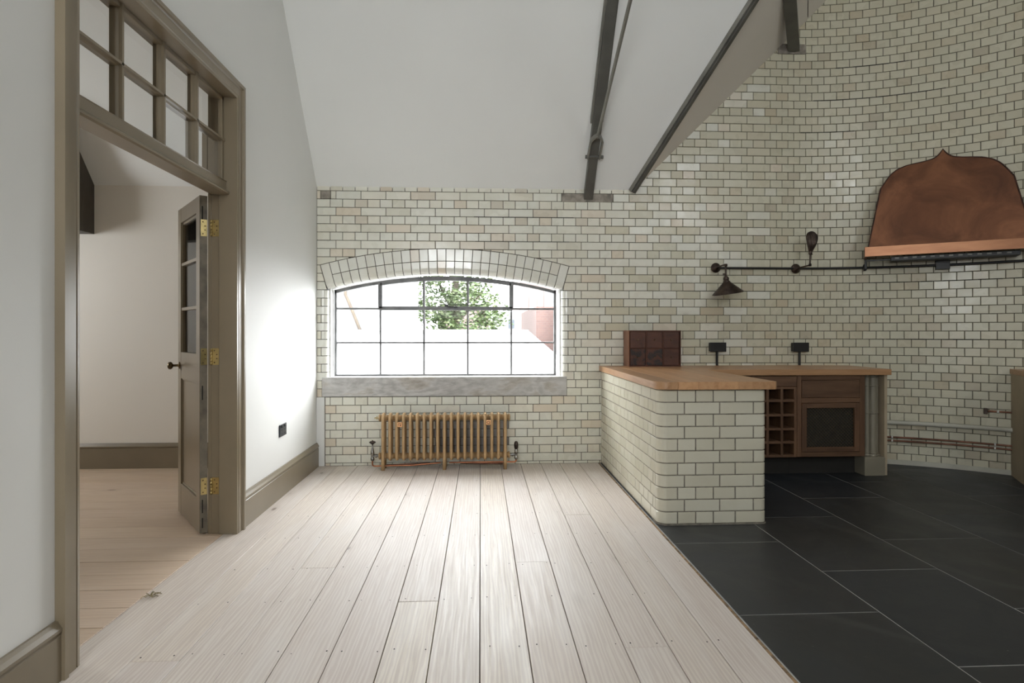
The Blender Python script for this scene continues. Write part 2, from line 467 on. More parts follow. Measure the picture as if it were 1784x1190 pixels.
kfloor = MB()
prism(kfloor, [(1.105, -2.8), (5.25, -2.8), (5.25, 5.75), (1.105, 5.75)], -.12, -.0012, lambda u, v, d: (u, v, d))
kfloor = kfloor.build('floor_kitchen', 'grout')
props(kfloor, 'dark slate slab floor of the kitchen end with thin pale joints', 'floor', kind='structure')
XS = [1.108, 1.735, 2.35, 2.965, 3.58, 4.195, 4.81, 5.25]
for i in range(7):
    y0 = 3.417 if i % 2 == 0 else 2.986
    y = y0 - .878 * 7
    while y < YW:
        a, b = max(y, -2.8), min(y + .878, YW)
        if b - a > .05 and not (all(math.hypot(x - CX, q - CY) > CR for x in (XS[i], XS[i + 1]) for q in (a, b)) and b > CY and XS[i] > CX):
            g = .0022
            board((XS[i] + g, XS[i + 1] - g, a + g, b - g, -.02, random.uniform(-.0006, .0006)), 'slate', kfloor, 'slate_slab')
        y += .878
strip = B('trim_1', (1.093, 1.107, -2.8, 5.55, -.02, -.003), 'threshold', None, 0)
props(strip, 'thin rough edge strip between pine boards and slate slabs', 'trim', kind='structure')

hfloor = B('floor_hall', (-5.2, -1.552, .8, 5.75, -.12, -.028), 'dark_gap', None, 0)
props(hfloor, 'pine board floor of the room beyond the open door', 'floor', kind='structure')
HJ = [.8, 1.0, 1.2, 1.4, 1.6, 1.8, 2.0, 2.19, 2.38, 2.565, 2.75, 2.94, 3.12, 3.30, 3.49, 3.68, 3.88, 4.09, 4.28, 4.47, 4.66, 4.85, 5.04, 5.24, 5.44, 5.56]
for a, b in zip(HJ[:-1], HJ[1:]):
    board((-5.2, -1.553, a + .0012, b - .0012, -.028, random.uniform(-.0006, .0006)), 'pine_board', hfloor, rz=1)

# ---- ceilings
def slab(name, pts, up, mat, label):
    n = len(pts); up = Vector(up)
    vs = [Vector(p) for p in pts] + [Vector(p) + up for p in pts]
    fs = [tuple(range(n)), tuple(range(n, 2 * n))[::-1]] + [(i, (i + 1) % n, n + (i + 1) % n, n + i) for i in range(n)]
    o = MB().add(vs, fs).build(name, mat)
    return props(o, label, 'ceiling', kind='structure')
YT = YW - (HC - EAVE) / PITCH
slab('ceiling', [(XL - .02, YW + .02, EAVE - .025), (1.413, YW + .02, EAVE - .025), (2.886, YT, HC), (XL - .02, YT, HC)], (0, .12, .1), 'white_paint_ceiling', 'white plastered ceiling sloping up from the top of the window wall')
slab('ceiling_valley', [(1.43, YW + .01, EAVE), (4.30, YW + .13, HC + .08), (2.90, YT - .03, HC + .03)], (-.05, .08, .16), 'valley_paint', 'beige sloping ceiling between the dark valley beam and the brick wall')
cu = MB(); KX0, KX1, KY0, KY1 = .60, 1.20, 2.55, 3.15
for e in ((-1.7, KX0, -2.9, 5.8), (KX1, 5.4, -2.9, 5.8), (KX0, KX1, -2.9, KY0), (KX0, KX1, KY1, 5.8)): box(cu, e[0], e[1], e[2], e[3], HC, HC + .1)
props(cu.build('ceiling_upper', 'white_paint_ceiling'), 'flat white upper ceiling high above the room', 'ceiling', kind='structure')
kf = MB(); t_ = .05
for e in ((KX0, KX0 + t_, KY0, KY1), (KX1 - t_, KX1, KY0, KY1), (KX0 + t_, KX1 - t_, KY0, KY0 + t_), (KX0 + t_, KX1 - t_, KY1 - t_, KY1)): box(kf, e[0], e[1], e[2], e[3], HC + .02, HC + .12)
kl = kf.build('window_3', 'window_steel'); props(kl, 'square rooflight in the upper ceiling above the boards', 'window', kind='structure')  # unseen rooflight, placed and sized to fill the room with light
MB().add([(KX0, KY0, HC + .08), (KX1, KY0, HC + .08), (KX1, KY1, HC + .08), (KX0, KY1, HC + .08)], [(0, 1, 2, 3)]).build('pane', 'window_glass', kl)
slab('ceiling_hall', [(-5.3, YW + .02, EAVE - .025), (-1.62, YW + .02, EAVE - .025), (-1.62, 4.1, EAVE - .025 + 1.47 * PITCH), (-5.3, 4.1, EAVE - .025 + 1.47 * PITCH)], (0, .12, .1), 'white_paint_ceiling', 'white sloping ceiling in the room beyond the door')
slab('ceiling_hall_upper', [(-5.3, .7, 4.33), (-1.60, .7, 4.33), (-1.60, 4.2, 4.34), (-5.3, 4.2, 4.34)], (0, 0, .1), 'white_paint_ceiling', 'flat upper ceiling of the room beyond the door')

# ---- left wall with the doorway, back, side and hall walls
DY0, DY1, DH = 2.28, 3.715, 2.66
lw = MB()
box(lw, -1.62, XL, -2.9, DY0 - .02, -.1, HC + .05)
box(lw, -1.62, XL, DY1 + .02, YW + .3, -.1, HC + .05)
box(lw, -1.62, XL, DY0 - .02, DY1 + .02, DH, HC + .05)
wl = lw.build('wall_left', 'white_paint'); props(wl, 'smooth white painted wall with the glazed doorway', 'wall', kind='structure')
bw = MB()
BWY0, BWY1 = -3.0, -2.8
for e in ((-1.62, -1.35, -.1, HC), (-.1, 3.85, -.1, HC), (-1.35, -.1, -.1, 1.5), (-1.35, -.1, 3.3, HC), (5.05, 5.4, -.1, HC), (3.85, 5.05, -.1, 3.75), (3.85, 5.05, 4.95, HC)):
    box(bw, e[0], e[1], BWY0, BWY1, e[2], e[3])
props(bw.build('wall_back', 'white_paint'), 'white wall behind the viewpoint with two window openings', 'wall', kind='structure')
def plain_window(name, x0, x1, z0, z1, y, label, nx, nz):
    o = MB(); t = .05
    box(o, x0, x1, y - .03, y + .03, z0, z0 + t); box(o, x0, x1, y - .03, y + .03, z1 - t, z1)
    box(o, x0, x0 + t, y - .03, y + .03, z0 + t, z1 - t); box(o, x1 - t, x1, y - .03, y + .03, z0 + t, z1 - t)
    w = o.build(name, 'window_steel'); props(w, label, 'window', kind='structure')
    for i in range(1, nx): B('glazing_bar', (x0 + (x1 - x0) * i / nx - .012, x0 + (x1 - x0) * i / nx + .012, y - .02, y + .02, z0 + t, z1 - t), 'window_steel', w, 0)
    for i in range(1, nz): B('glazing_bar', (x0 + t, x1 - t, y - .019, y + .019, z0 + (z1 - z0) * i / nz - .012, z0 + (z1 - z0) * i / nz + .012), 'window_steel', w, 0)
    MB().add([(x0 + t, y, z0 + t), (x1 - t, y, z0 + t), (x1 - t, y, z1 - t), (x0 + t, y, z1 - t)], [(0, 1, 2, 3)]).build('pane', 'window_glass', w)
plain_window('window_4', -1.35, -.1, 1.5, 3.3, -2.9, 'tall steel window behind the viewpoint near the left wall', 2, 3)  # unseen window added to throw fill light on the brick wall
plain_window('window_2', 3.85, 5.05, 3.75, 4.95, -2.9, 'high steel window in the wall behind the viewpoint', 2, 3)
props(B('wall_side', (CX + CR, CX + CR + .2, -2.9, CY, -.1, HC + .05), 'side_paint', None, 0), 'plain taupe side wall right of the viewpoint', 'wall', kind='structure')
hw = MB(); box(hw, -5.4, -5.2, .6, 3.8, -.1, 4.5); box(hw, -5.4, -5.2, 4.6, 5.8, -.1, 4.5); box(hw, -5.4, -5.2, 3.8, 4.6, -.1, 1.3); box(hw, -5.4, -5.2, 3.8, 4.6, 2.2, 4.5)
props(hw.build('wall_hall_left', 'hall_paint'), 'white side wall of the room beyond the door', 'wall', kind='structure')
props(B('wall_hall_far', (-5.3, -1.60, YW + .01, YW + .3, -.1, 4.4), 'hall_paint', None, 0), 'white end wall seen through the open doorway', 'wall', kind='structure')
props(B('wall_hall_near', (-5.3, -1.60, .6, .8, -.1, 4.4), 'hall_paint', None, 0), 'near white wall of the room beyond the door', 'wall', kind='structure')

# ---- skirtings
def skirting(name, axis, a, b, face, sgn, h, label, mat='skirting_paint', th=.022):
    # profile (projection, height)
    prof = [(0, 0), (th, 0), (th, h - .05), (th - .004, h - .047), (th - .004, h - .042), (th + .003, h - .036), (th + .003, h - .026), (th - .006, h - .012), (th - .012, h), (0, h)]
    mb = MB()
    if axis == 'y': prism(mb, prof, a, b, lambda u, v, d: (face + sgn * u, d, v))
    else: prism(mb, prof, a, b, lambda u, v, d: (d, face + sgn * u, v))
    return props(mb.build(name, mat), label, 'baseboard', kind='structure')
skirting('baseboard_left', 'y', DY1 + .113, YW - .002, XL, 1, .215, 'taupe moulded skirting board between the door frame and the window wall')
skirting('baseboard_near', 'y', -2.79, DY0 - .095, XL, 1, .21, 'taupe moulded skirting board in the near left corner')
skirting('baseboard_hall', 'x', -5.19, -1.63, YW + .01, -1, .225, 'dark taupe skirting board seen through the doorway')

# ================================================================== WINDOW WALL
SILL0, SILL1 = .630, .805
WX0, WX1 = -1.385, .75           # opening between jambs at the wall face
XC = (WX0 + WX1) / 2
BN = .05                         # bullnose radius
RI, RT = 4.05, .225
ZC = 1.755 - RI                  # arch centre height
REV = .21                        # depth of the reveal
YF = YW + .17                    # window frame plane
def arch(x, r=RI): return ZC + math.sqrt(max(r * r - (x - XC) ** 2, 0))
AE = math.asin((WX1 - XC + .035) / (RI + .1))     # half angle of the arch ring
# mortar backing: left of the opening, right, below, above
wf = MB()
YB = YW + .006
for (ya, yb_, e) in ((YB, YW + .065, BN + .012), (YW + .065, YW + .30, .006)):
    xa_, xb_ = WX0 - e, WX1 + e
    box(wf, XL - .01, xa_, ya, yb_, -.1, EAVE + .08)
    box(wf, xb_, 2.96, ya, yb_, -.1, 4.5)
    box(wf, xa_, xb_, ya, yb_, -.1, SILL0 + .02)
    N = 24
    for i in range(N):
        xa = xa_ + (xb_ - xa_) * i / N; xb = xa_ + (xb_ - xa_) * (i + 1) / N
        prism(wf, [(xa, arch(xa) + e), (xb, arch(xb) + e), (xb, EAVE + .08), (xa, EAVE + .08)], ya, yb_, lambda u, v, d: (u, d, v))
wall_far = wf.build('wall_far', 'mortar'); props(wall_far, 'cream glazed brick wall around the arched window', 'wall', kind='structure')
wr = MB(); n = 40
for i in range(n):
    a, b = 100 * i / n, 100 * (i + 1) / n
    pts = [cyl(a, CR + .006), cyl(b, CR + .006), cyl(b, CR + .3), cyl(a, CR + .3)]
    prism(wr, [(p[0], p[1]) for p in pts], -.1, HC + .1, lambda u, v, d: (u, v, d))
wall_right = wr.build('wall_right', 'mortar'); props(wall_right, 'rounded cream glazed brick wall curving behind the copper hood', 'wall', kind='structure')

def brick_poly(mb, poly, frame, ch=.0028, back=.012, tilt=.0007):
    """chamfered brick from a 2-D outline; frame(u, v, d): d > 0 goes into the room"""
    n = len(poly)
    cu = sum(p[0] for p in poly) / n; cv = sum(p[1] for p in poly) / n
    du = max(p[0] for p in poly) - min(p[0] for p in poly); dv = max(p[1] for p in poly) - min(p[1] for p in poly)
    ku, kv = max(0, 1 - 2 * ch / max(du, .001)), max(0, 1 - 2 * ch / max(dv, .001))
    tu, tv, tn = random.uniform(-tilt, tilt), random.uniform(-tilt, tilt), random.uniform(0, .0008)
    inn = [(cu + (p[0] - cu) * ku, cv + (p[1] - cv) * kv) for p in poly]
    def dd(p): return tn + tu * (p[0] - cu) / max(du, .01) + tv * (p[1] - cv) / max(dv, .01)
    vs = [frame(p[0], p[1], -back) for p in poly] + [frame(p[0], p[1], -ch * .7) for p in poly] + [frame(p[0], p[1], dd(p)) for p in inn]
    fs = []
    for i in range(n):
        j = (i + 1) % n
        fs += [(i, j, n + j, n + i), (n + i, n + j, 2 * n + j, 2 * n + i)]
    fs.append(tuple(range(2 * n, 3 * n)))
    mb.add(vs, fs)
FLAT = lambda u, v, d: (u, YW - d, v)
g = .0025
def course(k): return .026 + CO * k, .026 + CO * (k + 1)
bricks = []   # (score, polygon, kind)
def clip(poly, f):
    out = []
    for i, p in enumerate(poly):
        q = poly[(i + 1) % len(poly)]; fp, fq = f(p), f(q)
        if fp >= 0: out.append(p)
        if fp * fq < 0:
            t = fp / (fp - fq); out.append((p[0] + (q[0] - p[0]) * t, p[1] + (q[1] - p[1]) * t))
    return out if len(out) > 2 else None
def ceil_cut(poly):
    """clip an outline by the sloping valley ceiling line on the wall"""
    f = lambda p: (EAVE + .03 if p[0] < 1.40 else EAVE + .11 + (p[0] - 1.49) * .985) - p[1]
    out = []
    for i, p in enumerate(poly):
        q = poly[(i + 1) % len(poly)]; fp, fq = f(p), f(q)
        if fp >= 0: out.append(p)
        if fp * fq < 0:
            t = fp / (fp - fq); out.append((p[0] + (q[0] - p[0]) * t, p[1] + (q[1] - p[1]) * t))
    return out if len(out) > 2 else None
PADS = [(.748, 1.232, course(32)[0] - .005 + .0, course(32)[1] + .0), (-1.45, -1.36, course(32)[0], course(32)[1]), (2.85, 3.0, 3.84, 3.935)]
def emit(x0, x1, z0, z1, kind):
    for px0, px1, pz0, pz1 in PADS:
        zc = (z0 + z1) / 2
        if pz0 < zc < pz1 and x1 > px0 and x0 < px1:
            if x0 < px0 - .02: emit(x0, px0, z0, z1, kind)
            if x1 > px1 + .02: emit(px1, x1, z0, z1, kind)
            return
    a, b, c, d = x0 + g, x1 - g, z0 + g, z1 - g
    if b - a < .012: return
    poly = [(a, c), (b, c), (b, d), (a, d)]
    # arch: keep only what lies outside the ring
    hw = (RI + RT) * math.sin(AE) + .002; ze = ZC + (RI + RT) * math.cos(AE)
    if b > XC - hw and a < XC + hw and d > 1.55:
        ro = RI + RT + .003
        if d <= ze + .012:
            sg = -1 if (a + b) / 2 < XC else 1
            t = math.tan(AE)
            poly = clip(poly, lambda p: sg * (p[0] - XC) - (p[1] - ZC) * t - .004)
            if not poly: return
        else:
            xs_ = sorted(set([a, b] + [a + (b - a) * i / 6 for i in range(1, 6)] + [x for x in (XC - hw, XC + hw) if a < x < b]))
            lo = []
            for x in xs_:
                z = arch(x, ro) if abs(x - XC) < hw + 1e-6 else c
                if abs(abs(x - XC) - hw) < 1e-6:
                    lo += [(x, c), (x, max(c, z))] if x < XC else [(x, max(c, z)), (x, c)]
                else: lo.append((x, max(c, z)))
            lo = [p for p in lo if p[1] < d - .003]
            if len(lo) < 2 or lo[-1][0] - lo[0][0] < .008: return
            poly = lo + [(lo[-1][0], d), (lo[0][0], d)]
    if d > EAVE:
        poly = ceil_cut(poly)
        if not poly: return
    bricks.append((poly, kind))
JF = {}
for k in range(-1, 56):
    z0, z1 = course(k)
    z0 = max(z0, 0.0)
    if z1 > 4.35: break
    xs = XL + .001 if not (z1 <= SILL0 + .01) else XL + .075
    stretcher = k % 2 == 0
    # joints on the flat part
    js = []
    if stretcher:
        x = .0345 - .2245 * 8
        while x < 2.86: js.append(x); x += .2245
    else:
        x = -.018 - .11225 * 14
        while x < 2.86: js.append(x); x += .11225
    js = [j for j in js if xs + .02 < j < 2.88]
    js = [xs] + js + [2.8995 if not stretcher else 2.9555]
    # right of about 2.72 every course is headers
    for a, b in zip(js[:-1], js[1:]):
        parts = [(a, b)]
        if b - a > .15 and a > 2.55: parts = [(a, (a + b) / 2), ((a + b) / 2, b)]
        for p, q in parts:
            zc = (z0 + z1) / 2
            kind = 'unglazed_brick' if (-.42 < (p + q) / 2 < .17 and .08 < zc < .43) else 'glazed_brick'  # grey patch behind the radiator includes painted shade
            # window opening and jamb bricks
            if SILL0 < zc < 1.60:
                jw = .115 if stretcher else .06
                if zc < SILL1 + .0: lo_x, hi_x = -1.437, .796
                else: lo_x, hi_x = WX0 - jw, WX1 + jw
                if q <= lo_x + .002: emit(p, q, z0, z1, kind)
                elif p < lo_x and lo_x - p > .012: emit(p, lo_x, z0, z1, kind)
                if p >= hi_x - .002: emit(p, q, z0, z1, kind)
                elif q > hi_x and q - hi_x > .012: emit(hi_x, q, z0, z1, kind)
            else: emit(p, q, z0, z1, kind)
def seen(poly):
    cxx = sum(p[0] for p in poly) / len(poly); czz = sum(p[1] for p in poly) / len(poly)
    return not (cxx > 1.08 and czz < .89)
def area(poly):
    return abs(sum(poly[i][0] * poly[(i + 1) % len(poly)][1] - poly[(i + 1) % len(poly)][0] * poly[i][1] for i in range(len(poly)))) / 2
order = sorted(range(len(bricks)), key=lambda i: -(area(bricks[i][0]) * (1 if seen(bricks[i][0]) else .001) / (1 + .004 * abs(bricks[i][0][0][0]))))
rest = {'glazed_brick': MB(), 'unglazed_brick': MB(), 'glazed_brick_cream': MB()}
for rank, i in enumerate(order):
    poly, kind = bricks[i]
    if kind == 'glazed_brick' and random.random() < (poly[0][0] - .9) / 1.9: kind = 'glazed_brick_cream'  # darker bricks likelier to the right, painting in the light's falloff
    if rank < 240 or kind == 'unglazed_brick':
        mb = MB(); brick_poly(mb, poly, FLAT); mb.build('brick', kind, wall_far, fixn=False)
    else: brick_poly(rest[kind], poly, FLAT)
for kind in ('glazed_brick', 'glazed_brick_cream'):
    o = rest[kind].build('brick_courses', kind, wall_far, fixn=False); o['kind'] = 'stuff'

# ---- curved wall: headers in stretcher-bond offset
pitch = math.degrees(.1123 / CR)
hdr = []
for _ in range(6):
    mb = MB(); w, h = .1123 / 2 - g, CO / 2 - g
    brick_poly(mb, [(-w, -h), (w, -h), (w, h), (-w, h)], lambda u, v, d: (u, -d, v), tilt=.0011)
    me = mb.mesh('brick'); me.materials.append(M['glazed_brick_cream']); hdr.append(me)
cells = []
for k in range(0, 70):
    z0, z1 = course(k)
    if z1 > HC: break
    phi = (.5 if k % 2 else 1.0) * pitch
    if k % 2 == 0: phi = 1.0 * pitch
    while phi < 92: cells.append((k, phi)); phi += pitch
def cview(k, phi):
    x, y, z = cyl(phi, CR, course(k)[0])
    return 4 < phi < 48 and z < 4.0 + .0 * phi
def cd(k, phi):
    x, y, z = cyl(phi, CR, course(k)[0]); return x * math.sin(YAW) + y * math.cos(YAW)
vis = sorted([c for c in cells if cview(*c)], key=lambda c: cd(*c))
hoodhide = lambda k, phi: 17.5 < phi < 47.5 and 1.9 < course(k)[0] < 2.62
single = set([c for c in vis if not hoodhide(*c) and not (phi > 43.5 and course(c[0])[1] < .9)][:290])
rmb = MB()
for k, phi in cells:
    z = (course(k)[0] + course(k)[1]) / 2
    x, y, _ = cyl(phi, CR)
    if (k, phi) in single:
        link('brick', hdr[random.randrange(6)], None, wall_right, loc=(x, y, z), rz=-math.radians(phi))
    else:
        m = TR(x, y, z) @ ROT(-math.radians(phi), 'Z'); me = hdr[random.randrange(6)]
        rmb.add([v.co for v in me.vertices], [tuple(p.vertices) for p in me.polygons], m)
o = rmb.build('brick_courses', 'glazed_brick_cream', wall_right, fixn=False); o['kind'] = 'stuff'
# opened mortar joints (dark cracks)
ck = MB()
for x0, x1, z, t in ((-.06, .86, course(30)[1] - CO, .006), (-.05, .82, course(26)[1], .005), (1.9, 2.85, course(21)[0], .003)):
    box(ck, x0, x1, YW - .0012, YW + .004, z - t / 2, z + t / 2)
for p0, p1, k in ((14, 47, 22), (6, 33, 45), (18, 47, 15), (11, 26, 49), (3, 15, 41)):
    m = 16
    for i in range(m):
        a, b = p0 + (p1 - p0) * i / m, p0 + (p1 - p0) * (i + 1) / m; z = course(k)[0]; t = .0022 + .0015 * random.random()
        pts = [cyl(a, CR - .0012), cyl(b, CR - .0012), cyl(b, CR + .004), cyl(a, CR + .004)]
        prism(ck, [(p[0], p[1]) for p in pts], z - t, z + t, lambda u, v, d: (u, v, d))
o = ck.build('open_joints', 'dark_gap', wall_right); o['kind'] = 'stuff'

# ---- arch: two rings of voussoirs, the lower one with a rounded edge
nv = 28
da = 2 * AE / nv
def voussoir(prof, a0, a1, name, ch=.0022):
    """profile of (radius, depth into the wall)"""
    vs = []; m = len(prof)
    ga = g / RI
    for a, sh in ((a0 + ga, 1), (a0 + ga + ch / RI, 0), (a1 - ga - ch / RI, 0), (a1 - ga, 1)):
        for r, d in prof: vs.append((XC + r * math.sin(a), YW + d + (ch * .7 if sh else 0), ZC + r * math.cos(a)))
    fs = []
    for s in range(3):
        for i in range(m - 1): fs.append((s * m + i, s * m + i + 1, (s + 1) * m + i + 1, (s + 1) * m + i))
    MB().add(vs, fs).build(name, 'glazed_brick_white', wall_far)
bn = [(RI + BN - BN * math.sin(t * PI / 12), BN - BN * math.cos(t * PI / 12)) for t in range(7)]
low = [(RI + RT / 2 - g, .008), (RI + RT / 2 - g, .002), (RI + RT / 2 - g - .002, 0)] + bn + [(RI, REV)]
up = [(RI + RT - g, .008), (RI + RT - g, .002), (RI + RT - g - .002, 0), (RI + RT / 2 + g + .002, 0), (RI + RT / 2 + g, .002), (RI + RT / 2 + g, .008)]
full = [(RI + RT - g, .008), (RI + RT - g, .002), (RI + RT - g - .002, 0)] + bn + [(RI, REV)]
for i in range(nv):
    a0 = -AE + da * i
    if i in (0, nv - 1): voussoir(full, a0, a0 + da, 'voussoir')
    else:
        voussoir(low, a0, a0 + da, 'voussoir')
for i in range(1, nv - 1):
    a0 = -AE + da * i + (da * .35 if i < nv / 2 else -da * .35) * 0
    voussoir(up, a0, a0 + da, 'voussoir')
# jamb bricks with rounded edges
for k in range(8, 22):
    z0, z1 = course(k)
    zc = (z0 + z1) / 2
    if zc < SILL1 or zc > 1.60: continue
    jw = .115 if k % 2 == 0 else .06
    for sgn, xe in ((-1, WX0), (1, WX1)):
        prof = [(jw - g, .01), (jw - g, .002), (jw - g - .002, 0)] + [(BN - BN * math.sin(t * PI / 12), BN - BN * math.cos(t * PI / 12)) for t in range(7)] + [(0, REV)]
        vs = []; m = len(prof)
        top = min(z1 - g, 1.63)
        for z, sh in ((z0 + g, 1), (z0 + g + .002, 0), (top - .002, 0), (top, 1)):
            for u, d in prof: vs.append((xe + sgn * u, YW + d + (.0016 if sh else 0), z))
        fs = []
        for s in range(3):
            for i in range(m - 1): fs.append((s * m + i, s * m + i + 1, (s + 1) * m + i + 1, (s + 1) * m + i))
        MB().add(vs, fs).build('jamb_brick', 'glazed_brick_white', wall_far)
# reveal linings behind the rounded bricks, down to the outside
rv = MB()
box(rv, WX0 - .02, WX0 + .012, YW + .06, YW + .30, SILL1 - .03, 1.66)
box(rv, WX1 - .012, WX1 + .02, YW + .06, YW + .30, SILL1 - .03, 1.66)
rv.build('reveal_lining', 'white_paint', wall_far)
# sill lintel of concrete, padstones
B('concrete_sill', (-1.437, .796, YW - .006, YW + .31, SILL0, SILL1), 'concrete', wall_far, .004)
for px0, px1, pz0, pz1 in PADS[:2]: B('padstone', (px0 + .003, px1 - .003, YW - .004, YW + .05, pz0 + .002, pz1 - .002), 'stone_dark', wall_far, .003)
B('padstone', (2.80, 3.07, YW - .012, YW + .05, 3.84, 3.935), 'stone_dark', wall_right, .004)
box1 = B('trim_2', (XL, XL + .072, YW - .012, YW + .02, 0, SILL0 - .004), 'white_paint', None, .006)
props(box1, 'narrow white plaster boxing in the corner beside the radiator wall', 'trim', kind='structure')
# skirting plinth of the curved wall
pm = MB(); n = 30
for i in range(n):
    a, b = 3 + 92 * i / n, 3 + 92 * (i + 1) / n
    pts = [cyl(a, CR - .012), cyl(b, CR - .012), cyl(b, CR + .01), cyl(a, CR + .01)]
    prism(pm, [(p[0], p[1]) for p in pts], 0, .042, lambda u, v, d: (u, v, d))
props(pm.build('trim_3', 'pipe_paint'), 'low pale plinth strip at the foot of the rounded wall', 'trim', kind='structure')

# ================================================================== ARCHED STEEL WINDOW
win = empty('window_1', (XC, YF, SILL1), 'arched multi-pane steel window with fifteen panes', 'window', kind='structure')
FX = [-1.352, -.938, -.533, -.121, .290, .706]
FZ = [.806, 1.117, 1.436]
def farch(x): return ZC + math.sqrt((RI - .018) ** 2 - (x - XC) ** 2)
def bar_v(x, z0, z1, w, d, name, parent, dy=0):
    mb = MB(); box(mb, x - w / 2, x + w / 2, YF - d / 2 + dy, YF + d / 2 + dy, z0, z1); return mb.build(name, 'window_steel', parent, .002, 1)
def bar_h(x0, x1, z, w, d, name, parent, dy=0):
    mb = MB(); box(mb, x0, x1, YF - d / 2 + dy, YF + d / 2 + dy, z - w / 2, z + w / 2); return mb.build(name, 'window_steel', parent, .002, 1)
def bar_arc(x0, x1, off, w, d, name, parent, dy=0, n=24):
    mb = MB()
    for i in range(n):
        a, b = x0 + (x1 - x0) * i / n, x0 + (x1 - x0) * (i + 1) / n
        prism(mb, [(a, farch(a) - off - w), (b, farch(b) - off - w), (b, farch(b) - off), (a, farch(a) - off)], YF - d / 2 + dy, YF + d / 2 + dy, lambda u, v, e: (u, e, v))
    return mb.build(name, 'window_steel', parent)
for x in (FX[0], FX[5]): bar_v(x, SILL1 - .01, farch(x) + .01, .022, .04, 'frame_side', win)
bar_h(FX[0], FX[5], SILL1 + .008, .018, .04, 'frame_bottom', win)
bar_arc(FX[0] - .01, FX[5] + .01, -.006, .028, .04, 'frame_top', win)
for x in FX[1:5]: bar_v(x, SILL1, FZ[2], .017, .03, 'glazing_bar', win)
bar_h(FX[0], FX[5], FZ[1], .015, .03, 'glazing_bar', win)
bar_h(FX[0], FX[1], FZ[2], .017, .03, 'glazing_bar', win); bar_h(FX[4], FX[5], FZ[2], .017, .03, 'glazing_bar', win)
cas = bar_h(FX[1] - .012, FX[4] + .012, FZ[2] + .004, .034, .05, 'casement', win, -.006)
for x in (FX[1], FX[4]): bar_v(x, FZ[2], farch(x) - .01, .038, .05, 'casement_stile', cas, -.006)
for x in FX[2:4]: bar_v(x, FZ[2], farch(x) - .01, .022, .035, 'casement_bar', cas, -.006)
bar_arc(FX[1], FX[4], .016, .02, .05, 'casement_top', cas, -.006)
st = MB(); tube(st, [(-.33, YF - .05, 1.472), (-.05, YF - .055, 1.474), (.02, YF - .055, 1.474), (.045, YF - .055, 1.483), (.05, YF - .055, 1.502)], .0035, 6)
st.build('window_stay', 'black_metal', cas)
lt = MB(); box(lt, -.335, -.30, YF - .06, YF - .03, 1.455, 1.475); box(lt, -.31, -.255, YF - .06, YF - .035, 1.447, 1.459); tube(lt, [(-.325, YF - .05, 1.465), (-.335, YF - .055, 1.49), (-.31, YF - .055, 1.488)], .005, 6)
box(lt, -.235, -.228, YF - .06, YF - .03, 1.445, 1.485); box(lt, -.25, -.213, YF - .055, YF - .03, 1.445, 1.455)
lt.build('window_latch', 'black_metal', cas)
for i in range(5):
    for j in range(3):
        x0, x1 = FX[i], FX[i + 1]
        if j < 2: poly = [(x0, FZ[j]), (x1, FZ[j]), (x1, FZ[j + 1]), (x0, FZ[j + 1])]
        else:
            poly = [(x0, FZ[2]), (x1, FZ[2])] + [(x1 + (x0 - x1) * t / 6, farch(x1 + (x0 - x1) * t / 6)) for t in range(7)]
        prism(MB(), poly, 0, .004, lambda u, v, d: (u, YF + d, v))
        mb = MB(); mb.add([(u, YF + .002, v) for u, v in poly], [tuple(range(len(poly)))]); mb.build('pane', 'window_glass', win)

# ================================================================== DOORWAY
door = empty('door_1', (XL - .07, (DY0 + DY1) / 2, 0), 'taupe painted glazed doorway with a transom light and an open leaf', 'door', kind='structure')
# architrave profile: distance from the opening edge, projection from the wall
AP = [(-.004, -.01), (-.004, .020), (.010, .022), (.014, .018), (.018, .022), (.060, .022), (.064, .017), (.070, .024), (.074, .034), (.094, .034), (.096, -.01)]
AT = 2.632      # underside of the top architrave
def architrave_v(edge, s, z1):
    mb = MB()
    n = len(AP)
    vs = [(XL + p, edge + s * q, 0) for q, p in AP] + [(XL + p, edge + s * q, z1 + q) for q, p in AP]
    fs = [tuple(range(n)), tuple(range(n, 2 * n))[::-1]] + [(i, (i + 1) % n, n + (i + 1) % n, n + i) for i in range(n)]
    mb.add(vs, fs); return mb.build('architrave', 'joinery_paint', door)
architrave_v(DY0, -1, AT); architrave_v(DY1, 1, AT)
mb = MB(); n = len(AP)
vs = [(XL + p, DY0 - q, AT + q) for q, p in AP] + [(XL + p, DY1 + q, AT + q) for q, p in AP]
mb.add(vs, [tuple(range(n)), tuple(range(n, 2 * n))[::-1]] + [(i, (i + 1) % n, n + (i + 1) % n, n + i) for i in range(n)])
mb.build('architrave', 'joinery_paint', door)
# linings with a rebate step
XH = -1.622
for s, e in ((-1, DY0), (1, DY1)):
    mb = MB(); prism(mb, [(XL, 0), (XL, .045 * s), (XH, .045 * s), (XH, .012 * s), (XH + .048, .012 * s), (XH + .048, 0)], 0, DH + .01, lambda u, v, d: (u, e + v, d)); mb.build('jamb', 'joinery_paint', door, .0015, 1)
mb = MB(); box(mb, XH, XL, DY0 - .02, DY1 + .02, AT, AT + .04); mb.build('head', 'joinery_paint', door, .002)
# hall side architrave
B('architrave', (XH - .022, XH, DY1 + .012, DY1 + .10, 0, 2.72), 'joinery_paint', door, .003)
B('architrave', (XH - .022, XH, DY0 - .10, DY0 - .012, 0, 2.72), 'joinery_paint', door, .003)
